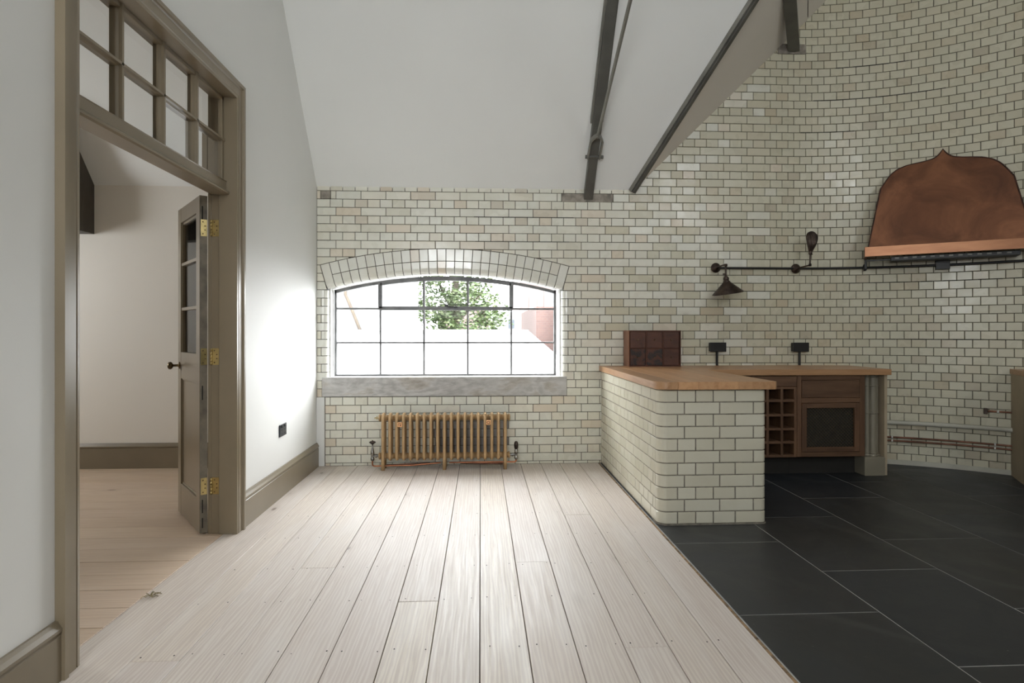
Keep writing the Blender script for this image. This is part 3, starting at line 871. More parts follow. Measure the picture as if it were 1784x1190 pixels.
# transom rail with moulded lower edge
TR0, TR1 = 2.045, 2.125
mb = MB()
prism(mb, [(-1.53, TR1 - .004), (-1.526, TR1), (XH + .006, TR1), (XH + .006, TR0), (-1.522, TR0), (-1.512, TR0 + .006), (-1.512, TR0 + .016), (-1.524, TR0 + .026), (-1.530, TR0 + .028)], DY0, DY1, lambda u, v, d: (u, d, v))
mb.build('transom_rail', 'joinery_paint', door)
XT = -1.562     # transom bars
def muntin_prof(w=.021): return [(-.022, -.004), (-.008, -w / 2), (.022, -w / 2), (.022, w / 2), (-.008, w / 2), (-.022, .004)]
TY = [2.332, 2.677, 3.021, 3.365, 3.70]
TZ = 2.372
for y in TY[1:4]:
    mb = MB(); box(mb, XT - .022, XT + .002, y - .019, y + .019, TR1, AT); prism(mb, [(0, -.019), (.004, -.017), (.012, -.009), (.026, -.007), (.026, .007), (.012, .009), (.004, .017), (0, .019)], TR1, AT, lambda u, v, d: (XT + u, y + v, d))
    mb.build('transom_bar', 'joinery_paint', door)
for y in (DY0, DY1):
    s = 1 if y == DY0 else -1
    B('transom_stile', (XT - .022, XT + .018, min(y, y + s * .026), max(y, y + s * .026), TR1, AT), 'joinery_paint', door, .003)
mb = MB(); prism(mb, [(-.02, -.014), (.004, -.014), (.012, -.008), (.026, -.006), (.026, .006), (.012, .008), (.004, .014), (-.02, .014)], DY0, DY1, lambda u, v, d: (XT + u, d, TZ + v)); mb.build('transom_bar', 'joinery_paint', door)
B('transom_top', (XT - .022, XT + .018, DY0, DY1, AT - .02, AT), 'joinery_paint', door, .003)
tys = [DY0] + TY[1:4] + [DY1]
for i in range(4):
    for z0, z1 in ((TR1, TZ), (TZ, AT)):
        MB().add([(XT - .006, tys[i], z0), (XT - .006, tys[i + 1], z0), (XT - .006, tys[i + 1], z1), (XT - .006, tys[i], z1)], [(0, 1, 2, 3)]).build('pane', 'door_glass', door)
# ---- the open leaf, built closed along local +X and turned on its hinges
LW, LH, LT = .60, 2.03, .044
AL = math.radians(36.8)
hx, hy = -1.683, 3.706
# local x along the leaf, local y is the thickness to the right (towards the jamb)
leafM = TR(hx, hy, .010) @ ROT(PI / 2 + AL, 'Z')       # +x -> (-sin, cos)
leaf = empty('door_leaf', (0, 0, 0), None, None); leaf.parent = door; leaf.matrix_parent_inverse = WM(door).inverted()
leaf.matrix_basis = leafM
def lp(name, ext, mat='joinery_paint', bev=.0015):
    mb = MB(); box(mb, *ext); me = mb.mesh(name)
    bm = bmesh.new(); bm.from_mesh(me); bmesh.ops.recalc_face_normals(bm, faces=bm.faces); bm.to_mesh(me); bm.free()
    o = bpy.data.objects.new(name, me); me.materials.append(M[mat]); COL.objects.link(o); o.parent = leaf
    if bev:
        b = o.modifiers.new('bevel', 'BEVEL'); b.width = bev; b.segments = 1; b.limit_method = 'ANGLE'
    return o
Y0, Y1 = -LT, 0.0      # thickness goes towards -y local = room side right
lp('hinge_stile', (0.002, .088, Y0, Y1, 0, LH))
lp('stile', (LW - .085, LW, Y0, Y1, 0, LH))
lp('hinge_edge', (-.001, .003, Y0 + .001, Y1 - .001, .001, LH - .001), 'joinery_edge', 0)
for n_, a, b in (('top_rail', 1.935, LH), ('lock_rail', .90, 1.075), ('bottom_rail', 0, .20)): lp(n_, (.088, LW - .085, Y0 + .0008, Y1 - .0008, a, b))
for z in (1.655, 1.360):
    lp('muntin', (.088, LW - .085, Y0 + .004, Y1 - .004, z - .010, z + .010)); 
for x0, x1 in ((.088, .100), (LW - .097, LW - .085)): lp('glazing_bead', (x0, x1, Y0 + .006, Y1 - .006, 1.075, 1.935))
for z in (1.935, 1.665, 1.370): lp('glazing_bead', (.1, LW - .097, Y0 + .012, Y1 - .012, z - .016, z))
for a, b in ((1.075, 1.352), (1.368, 1.647), (1.663, 1.935)): lp('pane', (.09, LW - .087, -.024, -.020, a, b), 'door_glass', 0)
lp('panel', (.088, LW - .085, -.031, -.013, .20, .90))
for e in ((.088, .100, .20, .90), (LW - .097, LW - .085, .20, .90), (.1, LW - .097, .888, .90), (.1, LW - .097, .20, .212)):
    lp('panel_moulding', (e[0], e[1], Y0 + .008, Y1 - .008, e[2], e[3]), 'joinery_paint', .003)
for z in (1.80, 1.50): pass
for z0, z1 in ((1.88, 1.965), (.80, .885), (.12, .20), (.03, .09)): lp('tenon_end', (-.0016, .001, -.019, -.012, z0, z1), 'dark_gap', 0)
# knob on both faces
mb = MB()
prof = [(0, 0), (.024, 0), (.024, .004), (.012, .007), (.008, .012), (.008, .036), (.011, .040), (.020, .044), (.026, .054), (.024, .064), (.014, .071), (0, .073)]
lathe(mb, prof, 20, TR(LW - .045, 0, .985) @ ROT(-PI / 2, 'X')); lathe(mb, prof, 20, TR(LW - .045, -LT, .985) @ ROT(PI / 2, 'X'))
o = mb.build('knob', 'knob_bronze'); o.parent = leaf
# hinges: leaf plate on the edge, plate on the jamb, knuckle
for z in (1.835, 1.06, .28):
    mb = MB(); h = .05
    box(mb, -.0035, -.001, -.040, -.006, z - h, z + h)
    hin = mb.build('hinge', 'brass'); hin.parent = leaf
    s = MB()
    for dz in (-.036, -.012, .012, .036):
        lathe(s, [(0, .0008), (.004, .0008), (.0045, 0)], 8, TR(-.0036, -.018 if abs(dz) > .02 else -.030, z + dz) @ ROT(-PI / 2, 'Y'))
    s = s.build('screws', 'knob_bronze'); s.parent = leaf
    k = MB()
    for q in range(5): lathe(k, [(0, -h + q * .02 + .001), (.0065, -h + q * .02 + .001), (.0065, -h + q * .02 + .019), (0, -h + q * .02 + .019)], 12, TR(XH + .001, DY1 + .004, z + .01))
    k.build('hinge_knuckle', 'brass', door)
    pl = MB(); box(pl, XH + .006, XH + .044, DY1 + .0095, DY1 + .012, z + .01 - h, z + .01 + h); pl = pl.build('hinge_plate', 'brass', door)
    s2 = MB()
    for dz in (-.036, -.012, .012, .036): lathe(s2, [(0, .0008), (.004, .0008), (.0045, 0)], 8, TR(XH + (.018 if abs(dz) > .02 else .032), DY1 + .0094, z + .01 + dz) @ ROT(PI / 2, 'X'))
    s2.build('screws', 'knob_bronze', pl)
# corner timber in the room beyond
mb = MB()
prism(mb, [(YW + .02, 2.09), (YW - .27, 2.09), (YW - .27, 2.47), (YW - .55, 2.90), (YW - .55, 3.3), (YW + .02, 2.75)], -3.57, -3.44, lambda u, v, d: (d, u, v))
rf = mb.build('roof_timber', 'corbel_wood', None, .004); props(rf, 'dark timber rafter foot high on the wall beyond the doorway', 'rafter')
# socket on the left wall
def socket_plate():
    r = empty('wall_socket', (XL, 4.60, .485), 'dark grey double socket on the white wall above the skirting', 'socket')
    B('plate', (XL, XL + .009, 4.525, 4.675, .44, .53), 'socket_black', r, .003)
    for y in (4.565, 4.635):
        B('switch', (XL + .009, XL + .014, y - .008, y + .008, .505, .524), 'black_plastic', r, .001)
        p = MB(); box(p, XL + .0085, XL + .0098, y - .003, y + .003, .482, .494); box(p, XL + .0085, XL + .0098, y - .014, y - .008, .458, .465); box(p, XL + .0085, XL + .0098, y + .008, y + .014, .458, .465)
        p.build('pin_holes', 'dark_gap', r)
socket_plate()
# bit of packing straw on the threshold
mb = MB()
for _ in range(16):
    a = random.uniform(0, 2 * PI); x, y = -1.52 + random.uniform(-.015, .015), 2.86 + random.uniform(-.02, .02); l = random.uniform(.015, .035)
    tube(mb, [(x, y, .004), (x + l * .5 * math.cos(a), y + l * .5 * math.sin(a), .006 + random.uniform(0, .012)), (x + l * math.cos(a), y + l * math.sin(a), .004 + random.uniform(0, .01))], .0016, 5)
props(mb.build('straw_scrap', 'cork'), 'small yellowish scrap of debris lying on the threshold line', 'debris')

# ================================================================== ROOF STEELWORK
def sloped(mb, x0, x1, y_top, h0, h1, y0, y1):
    """beam following the slope: hangs between h0 and h1 below the ceiling plane (measured plumb)"""
    zc = lambda y: EAVE - .025 + (YW + .02 - y) * PITCH
    prism(mb, [(y0, zc(y0) - h0), (y1, zc(y1) - h0), (y1, zc(y1) - h1), (y0, zc(y0) - h1)], x0, x1, lambda u, v, d: (d, u, v))
tr = empty('roof_truss', (1.0, YW, 2.50), 'dark painted steel rafter and tie rod running up the white ceiling', 'truss')
mb = MB(); sloped(mb, .958, 1.04, 0, .0, .10, YW + .005, 3.5); mb.build('rafter', 'steel_paint', tr, .003)
mb = MB(); sloped(mb, .940, .958, 0, .0, .055, YW - .42, 3.5); mb.build('side_plate', 'steel_light', tr, .002)
mb = MB(); sloped(mb, 1.040, 1.052, 0, .0, .04, YW - .42, 3.5); mb.build('side_plate', 'steel_paint', tr, .002)
Y_, Z_ = 5.12, 2.885
mb = MB(); tube(mb, [(1.0, Y_, Z_), (1.0, 4.0, 3.43), (1.0, 2.6, 4.1)], .014, 12); mb.build('tie_rod', 'steel_light', tr)
yk = MB()
for s in (-1, 1):
    pts = [(1.0 + s * .0, Y_ - .03, Z_ + .012), (1.0 + s * .03, Y_ + .0, Z_ - .0), (1.0 + s * .052, Y_ + .035, Z_ - .02), (1.0 + s * .052, Y_ + .18, Z_ - .125)]
    for a, b in zip(pts[:-1], pts[1:]):
        a, b = Vector(a), Vector(b); d = (b - a).normalized(); up = Vector((1, 0, 0)).cross(d).normalized()
        sd = d.cross(up).normalized()
        vs = [p + sd * u * .007 + up * w * .02 for p in (a - d * .004, b + d * .004) for u, w in ((-1, -1), (1, -1), (1, 1), (-1, 1))]
        yk.add(vs, BOXF)
yk.build('yoke', 'steel_light', tr, .002)
mb = MB(); tube(mb, [(.925, Y_ + .17, Z_ - .118), (1.085, Y_ + .17, Z_ - .118)], .016, 10); mb.build('pin', 'steel_paint', tr)
# valley beam along the crease and the second rafter
def beam(name, a, b, side, down, w, h, mat, parent):
    a, b = Vector(a), Vector(b); d = (b - a).normalized(); s = Vector(side); s = (s - d * s.dot(d)).normalized(); u = d.cross(s).normalized()
    if u.z > 0: u = -u
    vs = [p + s * p_ * w / 2 + u * q * h for p in (a, b) for p_, q in ((-1, -.3), (1, -.3), (1, 1), (-1, 1))]
    return MB().add(vs, BOXF).build(name, mat, parent, .002)
V0 = Vector((1.413, 5.545, 2.55)); VD = Vector((.681, -.99, 1.227))
vb = empty('valley_beam', V0, 'long dark steel beam along the ceiling crease beside the brick wall', 'beam')
beam('flange', V0 - VD * .01, V0 + VD * 2.1, (.8, .6, 0), 0, .034, .045, 'steel_paint', vb)
beam('lip', V0 - VD * .01 + Vector((-.024, -.014, 0)), V0 + VD * 2.1 + Vector((-.024, -.014, 0)), (.8, .6, 0), 0, .012, .028, 'steel_light', vb)  # paler strip: the beam's lit left edge put into the colour
sr = empty('short_rafter', (2.957, YW, 3.90), 'short dark rafter standing on the grey stone pad at top', 'rafter')
R0 = Vector((2.955, 5.545, 3.905)); R1 = Vector((2.60, 4.94, 4.00)); RD = (R1 - R0)
beam('rafter', R0, R0 + RD * 2.0, (1, -.6, 0), 0, .10, .05, 'steel_paint', sr)
mb = MB(); tube(mb, [(2.921, 5.238, 4.179), (3.065, 5.50, 4.172)], .0025, 5)
o = mb.build('board_joint', 'dark_gap', sr)

# ================================================================== RADIATOR
rad = empty('column_radiator', (-.32, 5.41, 0), 'bronze painted cast iron column radiator under the window sill', 'radiator')
RX0, RP = -.858, .0598
yf, yb = 5.352, 5.452
def section(leg):
    mb = MB(); zt, zb = .487, .092; r = .0145
    pts = arc_path([(0, yf, .28), (0, yf, zt), (0, yb, zt), (0, yb, zb), (0, yf, zb), (0, yf, .26)], .035, 5)
    tube(mb, pts, r, 10, closed=True)
    for z in (.455, .118):
        for xx, rr in ((0, .036),):
            lathe(mb, [(0, -.0299), (.026, -.0299), (.026, -.018), (.034, -.013), (.036, 0), (.034, .013), (.026, .018), (.026, .0299), (0, .0299)], 14, TR(0, (yf + yb) / 2, z) @ ROT(PI / 2, 'Y'))
    if leg:
        for y in (yf, yb): lathe(mb, [(.0145, .2), (.0150, .09), (.0165, .0), (0, 0)], 10, TR(0, y, 0))
    return mb.mesh('column')
ms, ml = section(False), section(True)
for m_ in (ms, ml): m_.materials.append(M['bronze_paint'])
for i in range(19): link('column', ml if i in (0, 9, 18) else ms, None, rad, loc=(RX0 + i * RP, 0, 0))
ym = (yf + yb) / 2
for s, x in ((-1, RX0 - .03), (1, RX0 + 18 * RP + .03)):
    for z in (.455, .118):
        mb = MB(); lathe(mb, [(0, 0), (.034, 0), (.034, .006), (.026, .014), (.012, .016), (0, .016)], 14, TR(x, ym, z) @ ROT(s * PI / 2, 'Y')); mb.build('end_cap', 'bronze_paint', rad)
mb = MB(); x = RX0 - .045; tube(mb, [(x, ym, .455), (x - .03, ym, .455)], .005, 8); box(mb, x - .036, x - .03, ym - .012, ym + .012, .451, .459); box(mb, x - .018, x - .012, ym - .004, ym + .004, .44, .472)
mb.build('bleed_key', 'brass', rad)
def valve(x, s, wheel):
    v = MB()
    tube(v, [(x, ym, .118), (x + s * .05, ym, .118)], .010, 10); tube(v, [(x + s * .014, ym, .118), (x + s * .03, ym, .118)], .016, 8)
    xc = x + s * .055
    lathe(v, [(0, .075), (.012, .075), (.017, .085), (.017, .10), (.013, .105), (.013, .13), (.017, .134), (.016, .15), (.012, .17), (.008, .19), (.006, .225), (0, .225)], 14, TR(xc, ym, 0))
    o = v.build('valve', 'chrome', rad)
    h = MB()
    if wheel: lathe(h, [(0, .222), (.010, .222), (.018, .230), (.028, .236), (.029, .242), (.020, .248), (.008, .250), (.005, .258), (0, .258)], 16, TR(xc, ym, 0))
    else: lathe(h, [(0, .165), (.012, .165), (.017, .178), (.019, .20), (.017, .225), (.010, .236), (0, .238)], 14, TR(xc, ym, 0))
    h.build('valve_head', 'lamp_bronze', o)
    p = MB(); tube(p, arc_path([(xc, ym, .08), (xc, ym, .028 if s < 0 else .052), (xc - s * .35, ym + .02, .028 if s < 0 else .05), (xc - s * .60, ym + .04, .044)], .02, 4), .0075, 8); p.build('pipe', 'copper_pipe', rad)
    p = MB(); tube(p, [(xc - s * .12, ym + .035, .030), (xc - s * .5, ym + .055, .036)], .0075, 8); p.build('pipe', 'old_copper_pipe', rad)
valve(RX0 - .045, -1, True); valve(RX0 + 18 * RP + .045, 1, False)
for i, z in ((2.5, .405), (15.5, .418)):
    x = RX0 + RP * i
    t_ = B('tag', (x - .021, x + .021, yf - .024, yf - .017, z - .021, z + .021), 'copper_tag', rad, .002)
    if i < 5: mk = MB(); box(mk, x - .012, x - .008, yf - .0255, yf - .024, z - .012, z + .012); box(mk, x - .012, x + .012, yf - .0255, yf - .024, z + .009, z + .013); box(mk, x + .001, x + .012, yf - .0255, yf - .024, z - .012, z + .002)
    else: mk = MB(); lathe(mk, [(.009, 0), (.014, 0), (.014, .0015), (.009, .0015)], 14, TR(x, yf - .024, z) @ ROT(PI / 2, 'X'), True)
    mk.build('tag_mark', 'old_copper_pipe', t_)

# ================================================================== BRICK PENINSULA AND WORKTOP
PX0, PX1, PY0 = 1.118, 1.815, 3.742
R1_, R2_ = .062, .035
pen = empty('brick_peninsula', (1.46, 4.6, 0), 'cream glazed brick peninsula base with rounded corner under the wooden worktop', 'counter base')
L1 = YW - (PY0 + R1_); A1 = R1_ * PI / 2; L2 = PX1 - R2_ - (PX0 + R1_); A2 = R2_ * PI / 2; L3 = 1.2
def path(s):
    if s < L1: return PX0, YW - s, -1, 0
    s -= L1
    if s < A1: a = s / R1_; return PX0 + R1_ - R1_ * math.cos(a), PY0 + R1_ - R1_ * math.sin(a), -math.cos(a), -math.sin(a)
    s -= A1
    if s < L2: return PX0 + R1_ + s, PY0, 0, -1
    s -= L2
    if s < A2: a = s / R2_; return PX1 - R2_ + R2_ * math.sin(a), PY0 + R2_ - R2_ * math.cos(a), math.sin(a), -math.cos(a)
    s -= A2
    return PX1, PY0 + R2_ + s, 1, 0
def s_side(y): return YW - y
def s_front(x): return L1 + A1 + (x - PX0 - R1_)
ST = L1 + A1 + L2 + A2 + L3
def path_brick(s0, s1, z0, z1, parent):
    gg = .0034; s0 += gg; s1 -= gg; z0 += gg; z1 -= gg; ch = .003
    ss = [s0, s0 + ch]
    crit = [L1 + A1 * i / 8 for i in range(9)] + [L1 + A1 + L2 + A2 * i / 6 for i in range(7)]
    ss += [c for c in crit if s0 + ch < c < s1 - ch] + [s1 - ch, s1]
    vs = []; m = len(ss); tn = random.uniform(0, .001)
    zs = [(z0, .012), (z0, .0022), (z0 + ch, 0), (z1 - ch, 0), (z1, .0022), (z1, .012)]
    for i, s in enumerate(ss):
        x, y, nx, ny = path(s)
        for z, d in zs:
            dd = max(d, .0022 if i in (0, m - 1) else 0) - tn
            vs.append((x - nx * dd, y - ny * dd, z))
    q = len(zs); fs = []
    for i in range(m - 1):
        for j in range(q - 1): fs.append((i * q + j, (i + 1) * q + j, (i + 1) * q + j + 1, i * q + j + 1))
    return MB().add(vs, fs).build('brick', 'glazed_brick_even', parent)
PCH = .0768
for r in range(11):
    z1 = .851 - PCH * r; z0 = z1 - PCH
    if r % 2 == 0:
        side = [3.92 + .2245 * i for i in range(7, -1, -1)]; front = [1.241, 1.357, 1.471, 1.612]
    else:
        side = [3.865 + .1122 * i for i in range(14, -1, -1)] + [3.815]; front = [1.285, 1.512, 1.730]
    e = [0] + [s_side(y) for y in side if y < YW - .03] + [s_front(x) for x in front]
    s = s_front(PX1) + .10
    e += [s] + [s + .2245 * i for i in range(1, 5)]
    e = [x for x in e if x < ST]
    for a, b in zip(e[:-1], e[1:]): path_brick(a, b, z0, z1, pen)
core = MB(); pts = []
crit = [0, L1 - .001] + [L1 + A1 * i / 8 for i in range(9)] + [L1 + A1 + L2 * .5] + [L1 + A1 + L2 + A2 * i / 6 for i in range(7)] + [ST]
for s in crit:
    x, y, nx, ny = path(s); pts.append((x - nx * .005, y - ny * .005))
pts += [(PX1 - .005, YW - .02), (PX0 + .005, YW - .001)]
prism(core, pts, 0, .853, lambda u, v, d: (u, v, d)); core.build('core', 'mortar_light', pen)
ft = MB(); pts2 = []
for s in crit[1:]:
    x, y, nx, ny = path(s); pts2.append((x + nx * .006, y + ny * .006))
prism(ft, pts2 + [(PX1 - .1, 4.9), (PX0 + .1, 4.9)], 0, .006, lambda u, v, d: (u, v, d)); ft.build('mortar_bed', 'mortar_light', pen)

WT0, WT1 = .856, .905
top = empty('wooden_worktop', (1.46, 4.6, WT0), 'warm wooden L-shaped worktop on the brick peninsula and cabinets', 'worktop')
wx = [1.098, 1.235, 1.362, 1.492, 1.622, 1.752, 1.872]
WY = 3.712
for i in range(6):
    a, b = wx[i], wx[i + 1]
    if i == 0:
        rr = .085; poly = [(b, WY)] + [(b, YW)] + [(a, YW)] + [(a + rr - rr * math.cos(t), WY + rr - rr * math.sin(t)) for t in [k * PI / 16 for k in range(9)]]
    elif i == 5: poly = [(a, WY), (b - .012, WY), (b, WY + .012), (b, YW), (a, YW)]
    else: poly = [(a, WY), (b, WY), (b, YW), (a, YW)]
    mb = MB(); prism(mb, poly, WT0, WT1, lambda u, v, d: (u, v, d)); mb.build('stave', 'worktop_wood', top, .0012 if i else .003, 1)
wy = [4.90, 5.03, 5.16, 5.29, 5.42, YW - .001]
for a, b in zip(wy[:-1], wy[1:]):
    xe = 3.455
    mb = MB(); vs = [(y, -x, z) for x, y, z in boxv(a, b, -xe, -1.8725, WT0, WT1 - .0004)]
    vs = boxv(0, b - a, 0, xe - 1.8725, WT0, WT1 - .0004)
    mb.add(vs, BOXF); o = mb.build('stave', 'worktop_wood', top, .0012, 1)
    o.matrix_basis = TR(xe, a, 0) @ ROT(PI / 2, 'Z'); 

# ================================================================== WALNUT UNITS
CF = 4.93
def rail(name, x0, x1, z0, z1, parent, y0=CF, y1=CF + .022, mat=None, bev=.0015):
    return B(name, (x0, x1, y0, y1, z0, z1), mat or ('walnut_x' if (x1 - x0) > (z1 - z0) else 'walnut_z'), parent, bev, 1)
rack = empty('wine_rack', (2.4, 5.1, 0), 'walnut wine rack of square pigeonholes beside the lattice door cupboard', 'wine rack')
RXs = [2.275, 2.402, 2.524, 2.640]     # divider centres
RZs = [.176, .290, .402, .519, .640, .748]
rail('side_panel', 1.86, 2.262, .168, .853, rack, mat='walnut_z')
rail('back_panel', 2.262, 2.652, .168, .853, rack, CF + .30, CF + .312)
for i, x in enumerate(RXs): rail('divider', x - .0115, x + .0115, .168, .758, rack, CF, CF + .30, 'walnut_z')
for z in RZs: rail('shelf', 2.263, 2.651, z - .0105, z + .0105, rack, CF + .001, CF + .30, 'walnut_x')
rail('drawer_front', 2.266, 2.650, .762, .848, rack, CF - .002, CF + .018, 'walnut_x')
B('plinth', (1.86, 2.652, 5.06, 5.08, 0, .168), 'dark_gap', rack, 0)
cab = empty('walnut_cupboard', (2.95, 5.1, 0), 'walnut base cupboard with a drawer over a brass lattice door', 'cupboard')
CX0, CX1 = 2.654, 3.242
rail('stile', CX0, 2.692, .168, .853, cab); rail('stile', 3.198, CX1, .168, .853, cab)
rail('top_rail', 2.692, 3.198, .815, .853, cab); rail('middle_rail', 2.692, 3.198, .622, .664, cab); rail('bottom_rail', 2.692, 3.198, .168, .207, cab)
B('carcass_side', (CX0, CX0 + .018, CF + .022, 5.53, .168, .853), 'walnut_z', cab, 0); B('carcass_side', (CX1 - .018, CX1, CF + .022, 5.5, .168, .853), 'walnut_z', cab, 0)
B('carcass_base', (CX0 + .018, CX1 - .018, CF + .022, 5.5, .168, .186), 'walnut_x', cab, 0); B('carcass_back', (CX0 + .018, CX1 - .018, 5.2, 5.212, .186, .853), 'walnut_x', cab, 0)
B('door_lining', (2.72, 3.17, CF + .030, CF + .034, .23, .60), 'dark_gap', cab, 0)  # dark sheet standing in for the shade inside the cupboard
rail('drawer', 2.695, 3.195, .667, .812, cab, CF - .002, CF + .02, 'walnut_x')
dr = B('door', (2.695, 2.737, CF - .002, CF + .02, .210, .619), 'walnut_z', cab, .0015, 1)
rail('door_stile', 3.152, 3.195, .210, .619, dr, CF - .002, CF + .02); rail('door_rail', 2.737, 3.152, .578, .619, dr, CF - .002, CF + .02); rail('door_rail', 2.737, 3.152, .210, .248, dr, CF - .002, CF + .02)
lat = MB(); x0, x1, z0, z1 = 2.737, 3.152, .248, .578; stp = .027
k = x0 - (z1 - z0)
while k < x1:
    a = max(x0, k); b = min(x1, k + (z1 - z0))
    if b - a > .004:
        for sgn in (1, -1):
            za, zb = (z0 + (a - k), z0 + (b - k)) if sgn > 0 else (z1 - (a - k), z1 - (b - k))
            d = Vector((b - a, 0, zb - za)).normalized(); nn = Vector((-d.z, 0, d.x)) * .0011
            yy = CF + .010 + .0015 * sgn
            p, q = Vector((a, yy, za)), Vector((b, yy, zb))
            vs = [p - nn, p + nn, q + nn, q - nn]; vs = vs + [v + Vector((0, .002, 0)) for v in vs]
            lat.add(vs, BOXF)
    k += stp
o = lat.build('lattice', 'mesh_wire', dr); o['kind'] = 'stuff'
B('plinth', (CX0, 3.235, 5.06, 5.08, 0, .168), 'dark_gap', cab, 0)
pil = empty('clustered_pilaster', (3.34, 4.99, 0), 'taupe clustered column leg on a square block under the worktop', 'column')
for dx, dy, r in ((-.035, .012, .0215), (.002, -.010, .028), (.040, .012, .0215), (.002, .05, .035)):
    mb = MB(); lathe(mb, [(r, .155), (r, .853)], 18, TR(3.348 + dx, 5.00 + dy, 0)); mb.build('shaft', 'pilaster_paint', pil)
def ringm(z, e, h, name):
    mb = MB()
    for dx, dy, r in ((-.035, .012, .0215), (.002, -.010, .028), (.040, .012, .0215)):
        rr = r + e; lathe(mb, [(r * .8, z - h), (rr - .002, z - h), (rr, z - h * .5), (rr, z + h * .5), (rr - .002, z + h), (r * .8, z + h)], 18, TR(3.348 + dx, 5.00 + dy, 0))
    mb.build(name, 'pilaster_paint', pil)
ringm(.758, .005, .005, 'collar'); ringm(.524, .005, .005, 'collar'); ringm(.165, .010, .010, 'base_ring'); ringm(.185, .005, .005, 'base_ring'); ringm(.842, .006, .012, 'capital')
B('block', (3.245, 3.425, 4.935, 5.13, 0, .157), 'pilaster_paint', pil, .004)
ep = empty('end_panel', (3.432, 5.2, 0), 'narrow beige end panel between the clustered column and the rounded brick wall', 'panel')
B('board', (3.4265, 3.450, 4.955, 5.46, .0, .8555), 'panel_paint', ep, .001); B('edging', (3.4255, 3.451, 4.949, 4.955, .0, .8555), 'panel_paint', ep, .001)

# counter against the rounded wall at the right edge
rc = empty('wall_counter', (4.5, 4.6, 0), 'beige panelled counter with wooden top at the right edge against the rounded wall', 'counter')
E0 = Vector((4.500, 4.893)); ED = Vector((-.50, -.866))
inner = []; outer = []
for i in range(9):
    ph = 44.6 + 40 * i / 8; outer.append(cyl(ph, CR - .014)[:2]); inner.append(cyl(ph + 3, CR - .62)[:2])
E1 = E0 + ED * .60
poly = [tuple(E0)] + outer[1:] + inner[::-1][:-1] + [tuple(E1)]
mb = MB(); prism(mb, poly, .0, .862, lambda u, v, d: (u, v, d)); mb.build('body', 'panel_paint', rc)
mb = MB(); a = E0 + ED * .30; b = E0 + ED * .56; nrm = Vector((-.866, .5)) * .004
E1b = E1 + Vector((-.012, -.02)); E0b = E0 + Vector((-.008, .004))
poly2 = [tuple(E0b)] + [cyl(44.6 + 40 * i / 8, CR - .012)[:2] for i in range(1, 9)] + [cyl(47.6 + 40 * i / 8, CR - .65)[:2] for i in range(8, 0, -1)] + [tuple(E1b)]
mb = MB(); prism(mb, poly2, .864, .905, lambda u, v, d: (u, v, d)); mb.build('wooden_top', 'worktop_wood', rc, .001, 1)

# ================================================================== THINGS ON THE WORKTOP AND WALL
sp = empty('spice_drawer_box', (1.56, 5.40, WT1), 'small worn dark red wooden box of six spice drawers on the worktop', 'drawer box')
SX0, SX1, SY0, SZ0, SZ1 = 1.326, 1.806, 5.355, WT1, WT1 + .327
for n_, e, m_ in (('side', (SX0 - .0, SX0 + .010, SY0 - .002, SY0 + .185, SZ0, SZ1), 'spice_side'), ('side', (SX1 - .010, SX1, SY0 - .002, SY0 + .185, SZ0, SZ1), 'spice_wood'),
                  ('top', (SX0 + .01, SX1 - .01, SY0 - .002, SY0 + .185, SZ1 - .010, SZ1), 'spice_wood'), ('base', (SX0 + .01, SX1 - .01, SY0 - .002, SY0 + .185, SZ0, SZ0 + .010), 'spice_wood'),
                  ('back', (SX0 + .01, SX1 - .01, SY0 + .17, SY0 + .185, SZ0 + .01, SZ1 - .01), 'spice_wood'), ('shelf', (SX0 + .01, SX1 - .01, SY0 + .004, SY0 + .17, (SZ0 + SZ1) / 2 - .003, (SZ0 + SZ1) / 2 + .003), 'spice_wood')):
    B(n_, e, m_, sp, .0012, 1)
cw = (SX1 - SX0 - .02) / 3
for i in range(3):
    if i: B('divider', (SX0 + .01 + cw * i - .004, SX0 + .01 + cw * i + .004, SY0 - .001, SY0 + .17, SZ0 + .01, SZ1 - .01), 'spice_wood', sp, .001, 1)
    for j in range(2):
        zc0 = SZ0 + .012 if j == 0 else (SZ0 + SZ1) / 2 + .004; zc1 = (SZ0 + SZ1) / 2 - .004 if j == 0 else SZ1 - .012
        xa, xb = SX0 + .01 + cw * i + .006, SX0 + .01 + cw * (i + 1) - .006
        d = B('drawer', (xa, xb, SY0 + .002, SY0 + .16, zc0, zc1), 'spice_wood_worn' if (j == 0 and i < 2) else 'spice_wood', sp, .002, 1)
        mb = MB(); lathe(mb, [(0, .010), (.004, .010), (.006, .007), (.004, .003), (.007, 0), (0, 0)], 10, TR((xa + xb) / 2, SY0 + .002, (zc0 + zc1) / 2) @ ROT(PI / 2, 'X')); mb.build('knob', 'knob_bronze', d)
def black_socket(x0, x1, z0, z1, label, y=YW, rz=0):
    r = empty('socket_box', ((x0 + x1) / 2, y, z0), label, 'socket', 'black sockets above the worktop')
    B('back_box', (x0, x1, y - .042, y, z0, z1), 'black_plastic', r, .004)
    B('face_plate', (x0 - .002, x1 + .002, y - .050, y - .0425, z0 - .002, z1 + .002), 'black_metal', r, .002)
    xm = (x0 + x1) / 2
    mb = MB(); tube(mb, [(xm, y - .018, WT1), (xm, y - .018, z0)], .011, 12); mb.build('conduit', 'black_metal', r)
black_socket(2.135, 2.283, 1.036, 1.118, 'black double socket box nearer the brown spice drawers')
black_socket(2.925, 3.073, 1.034, 1.116, 'black double socket box farther right, nearer the copper hood', y=YW - .004)

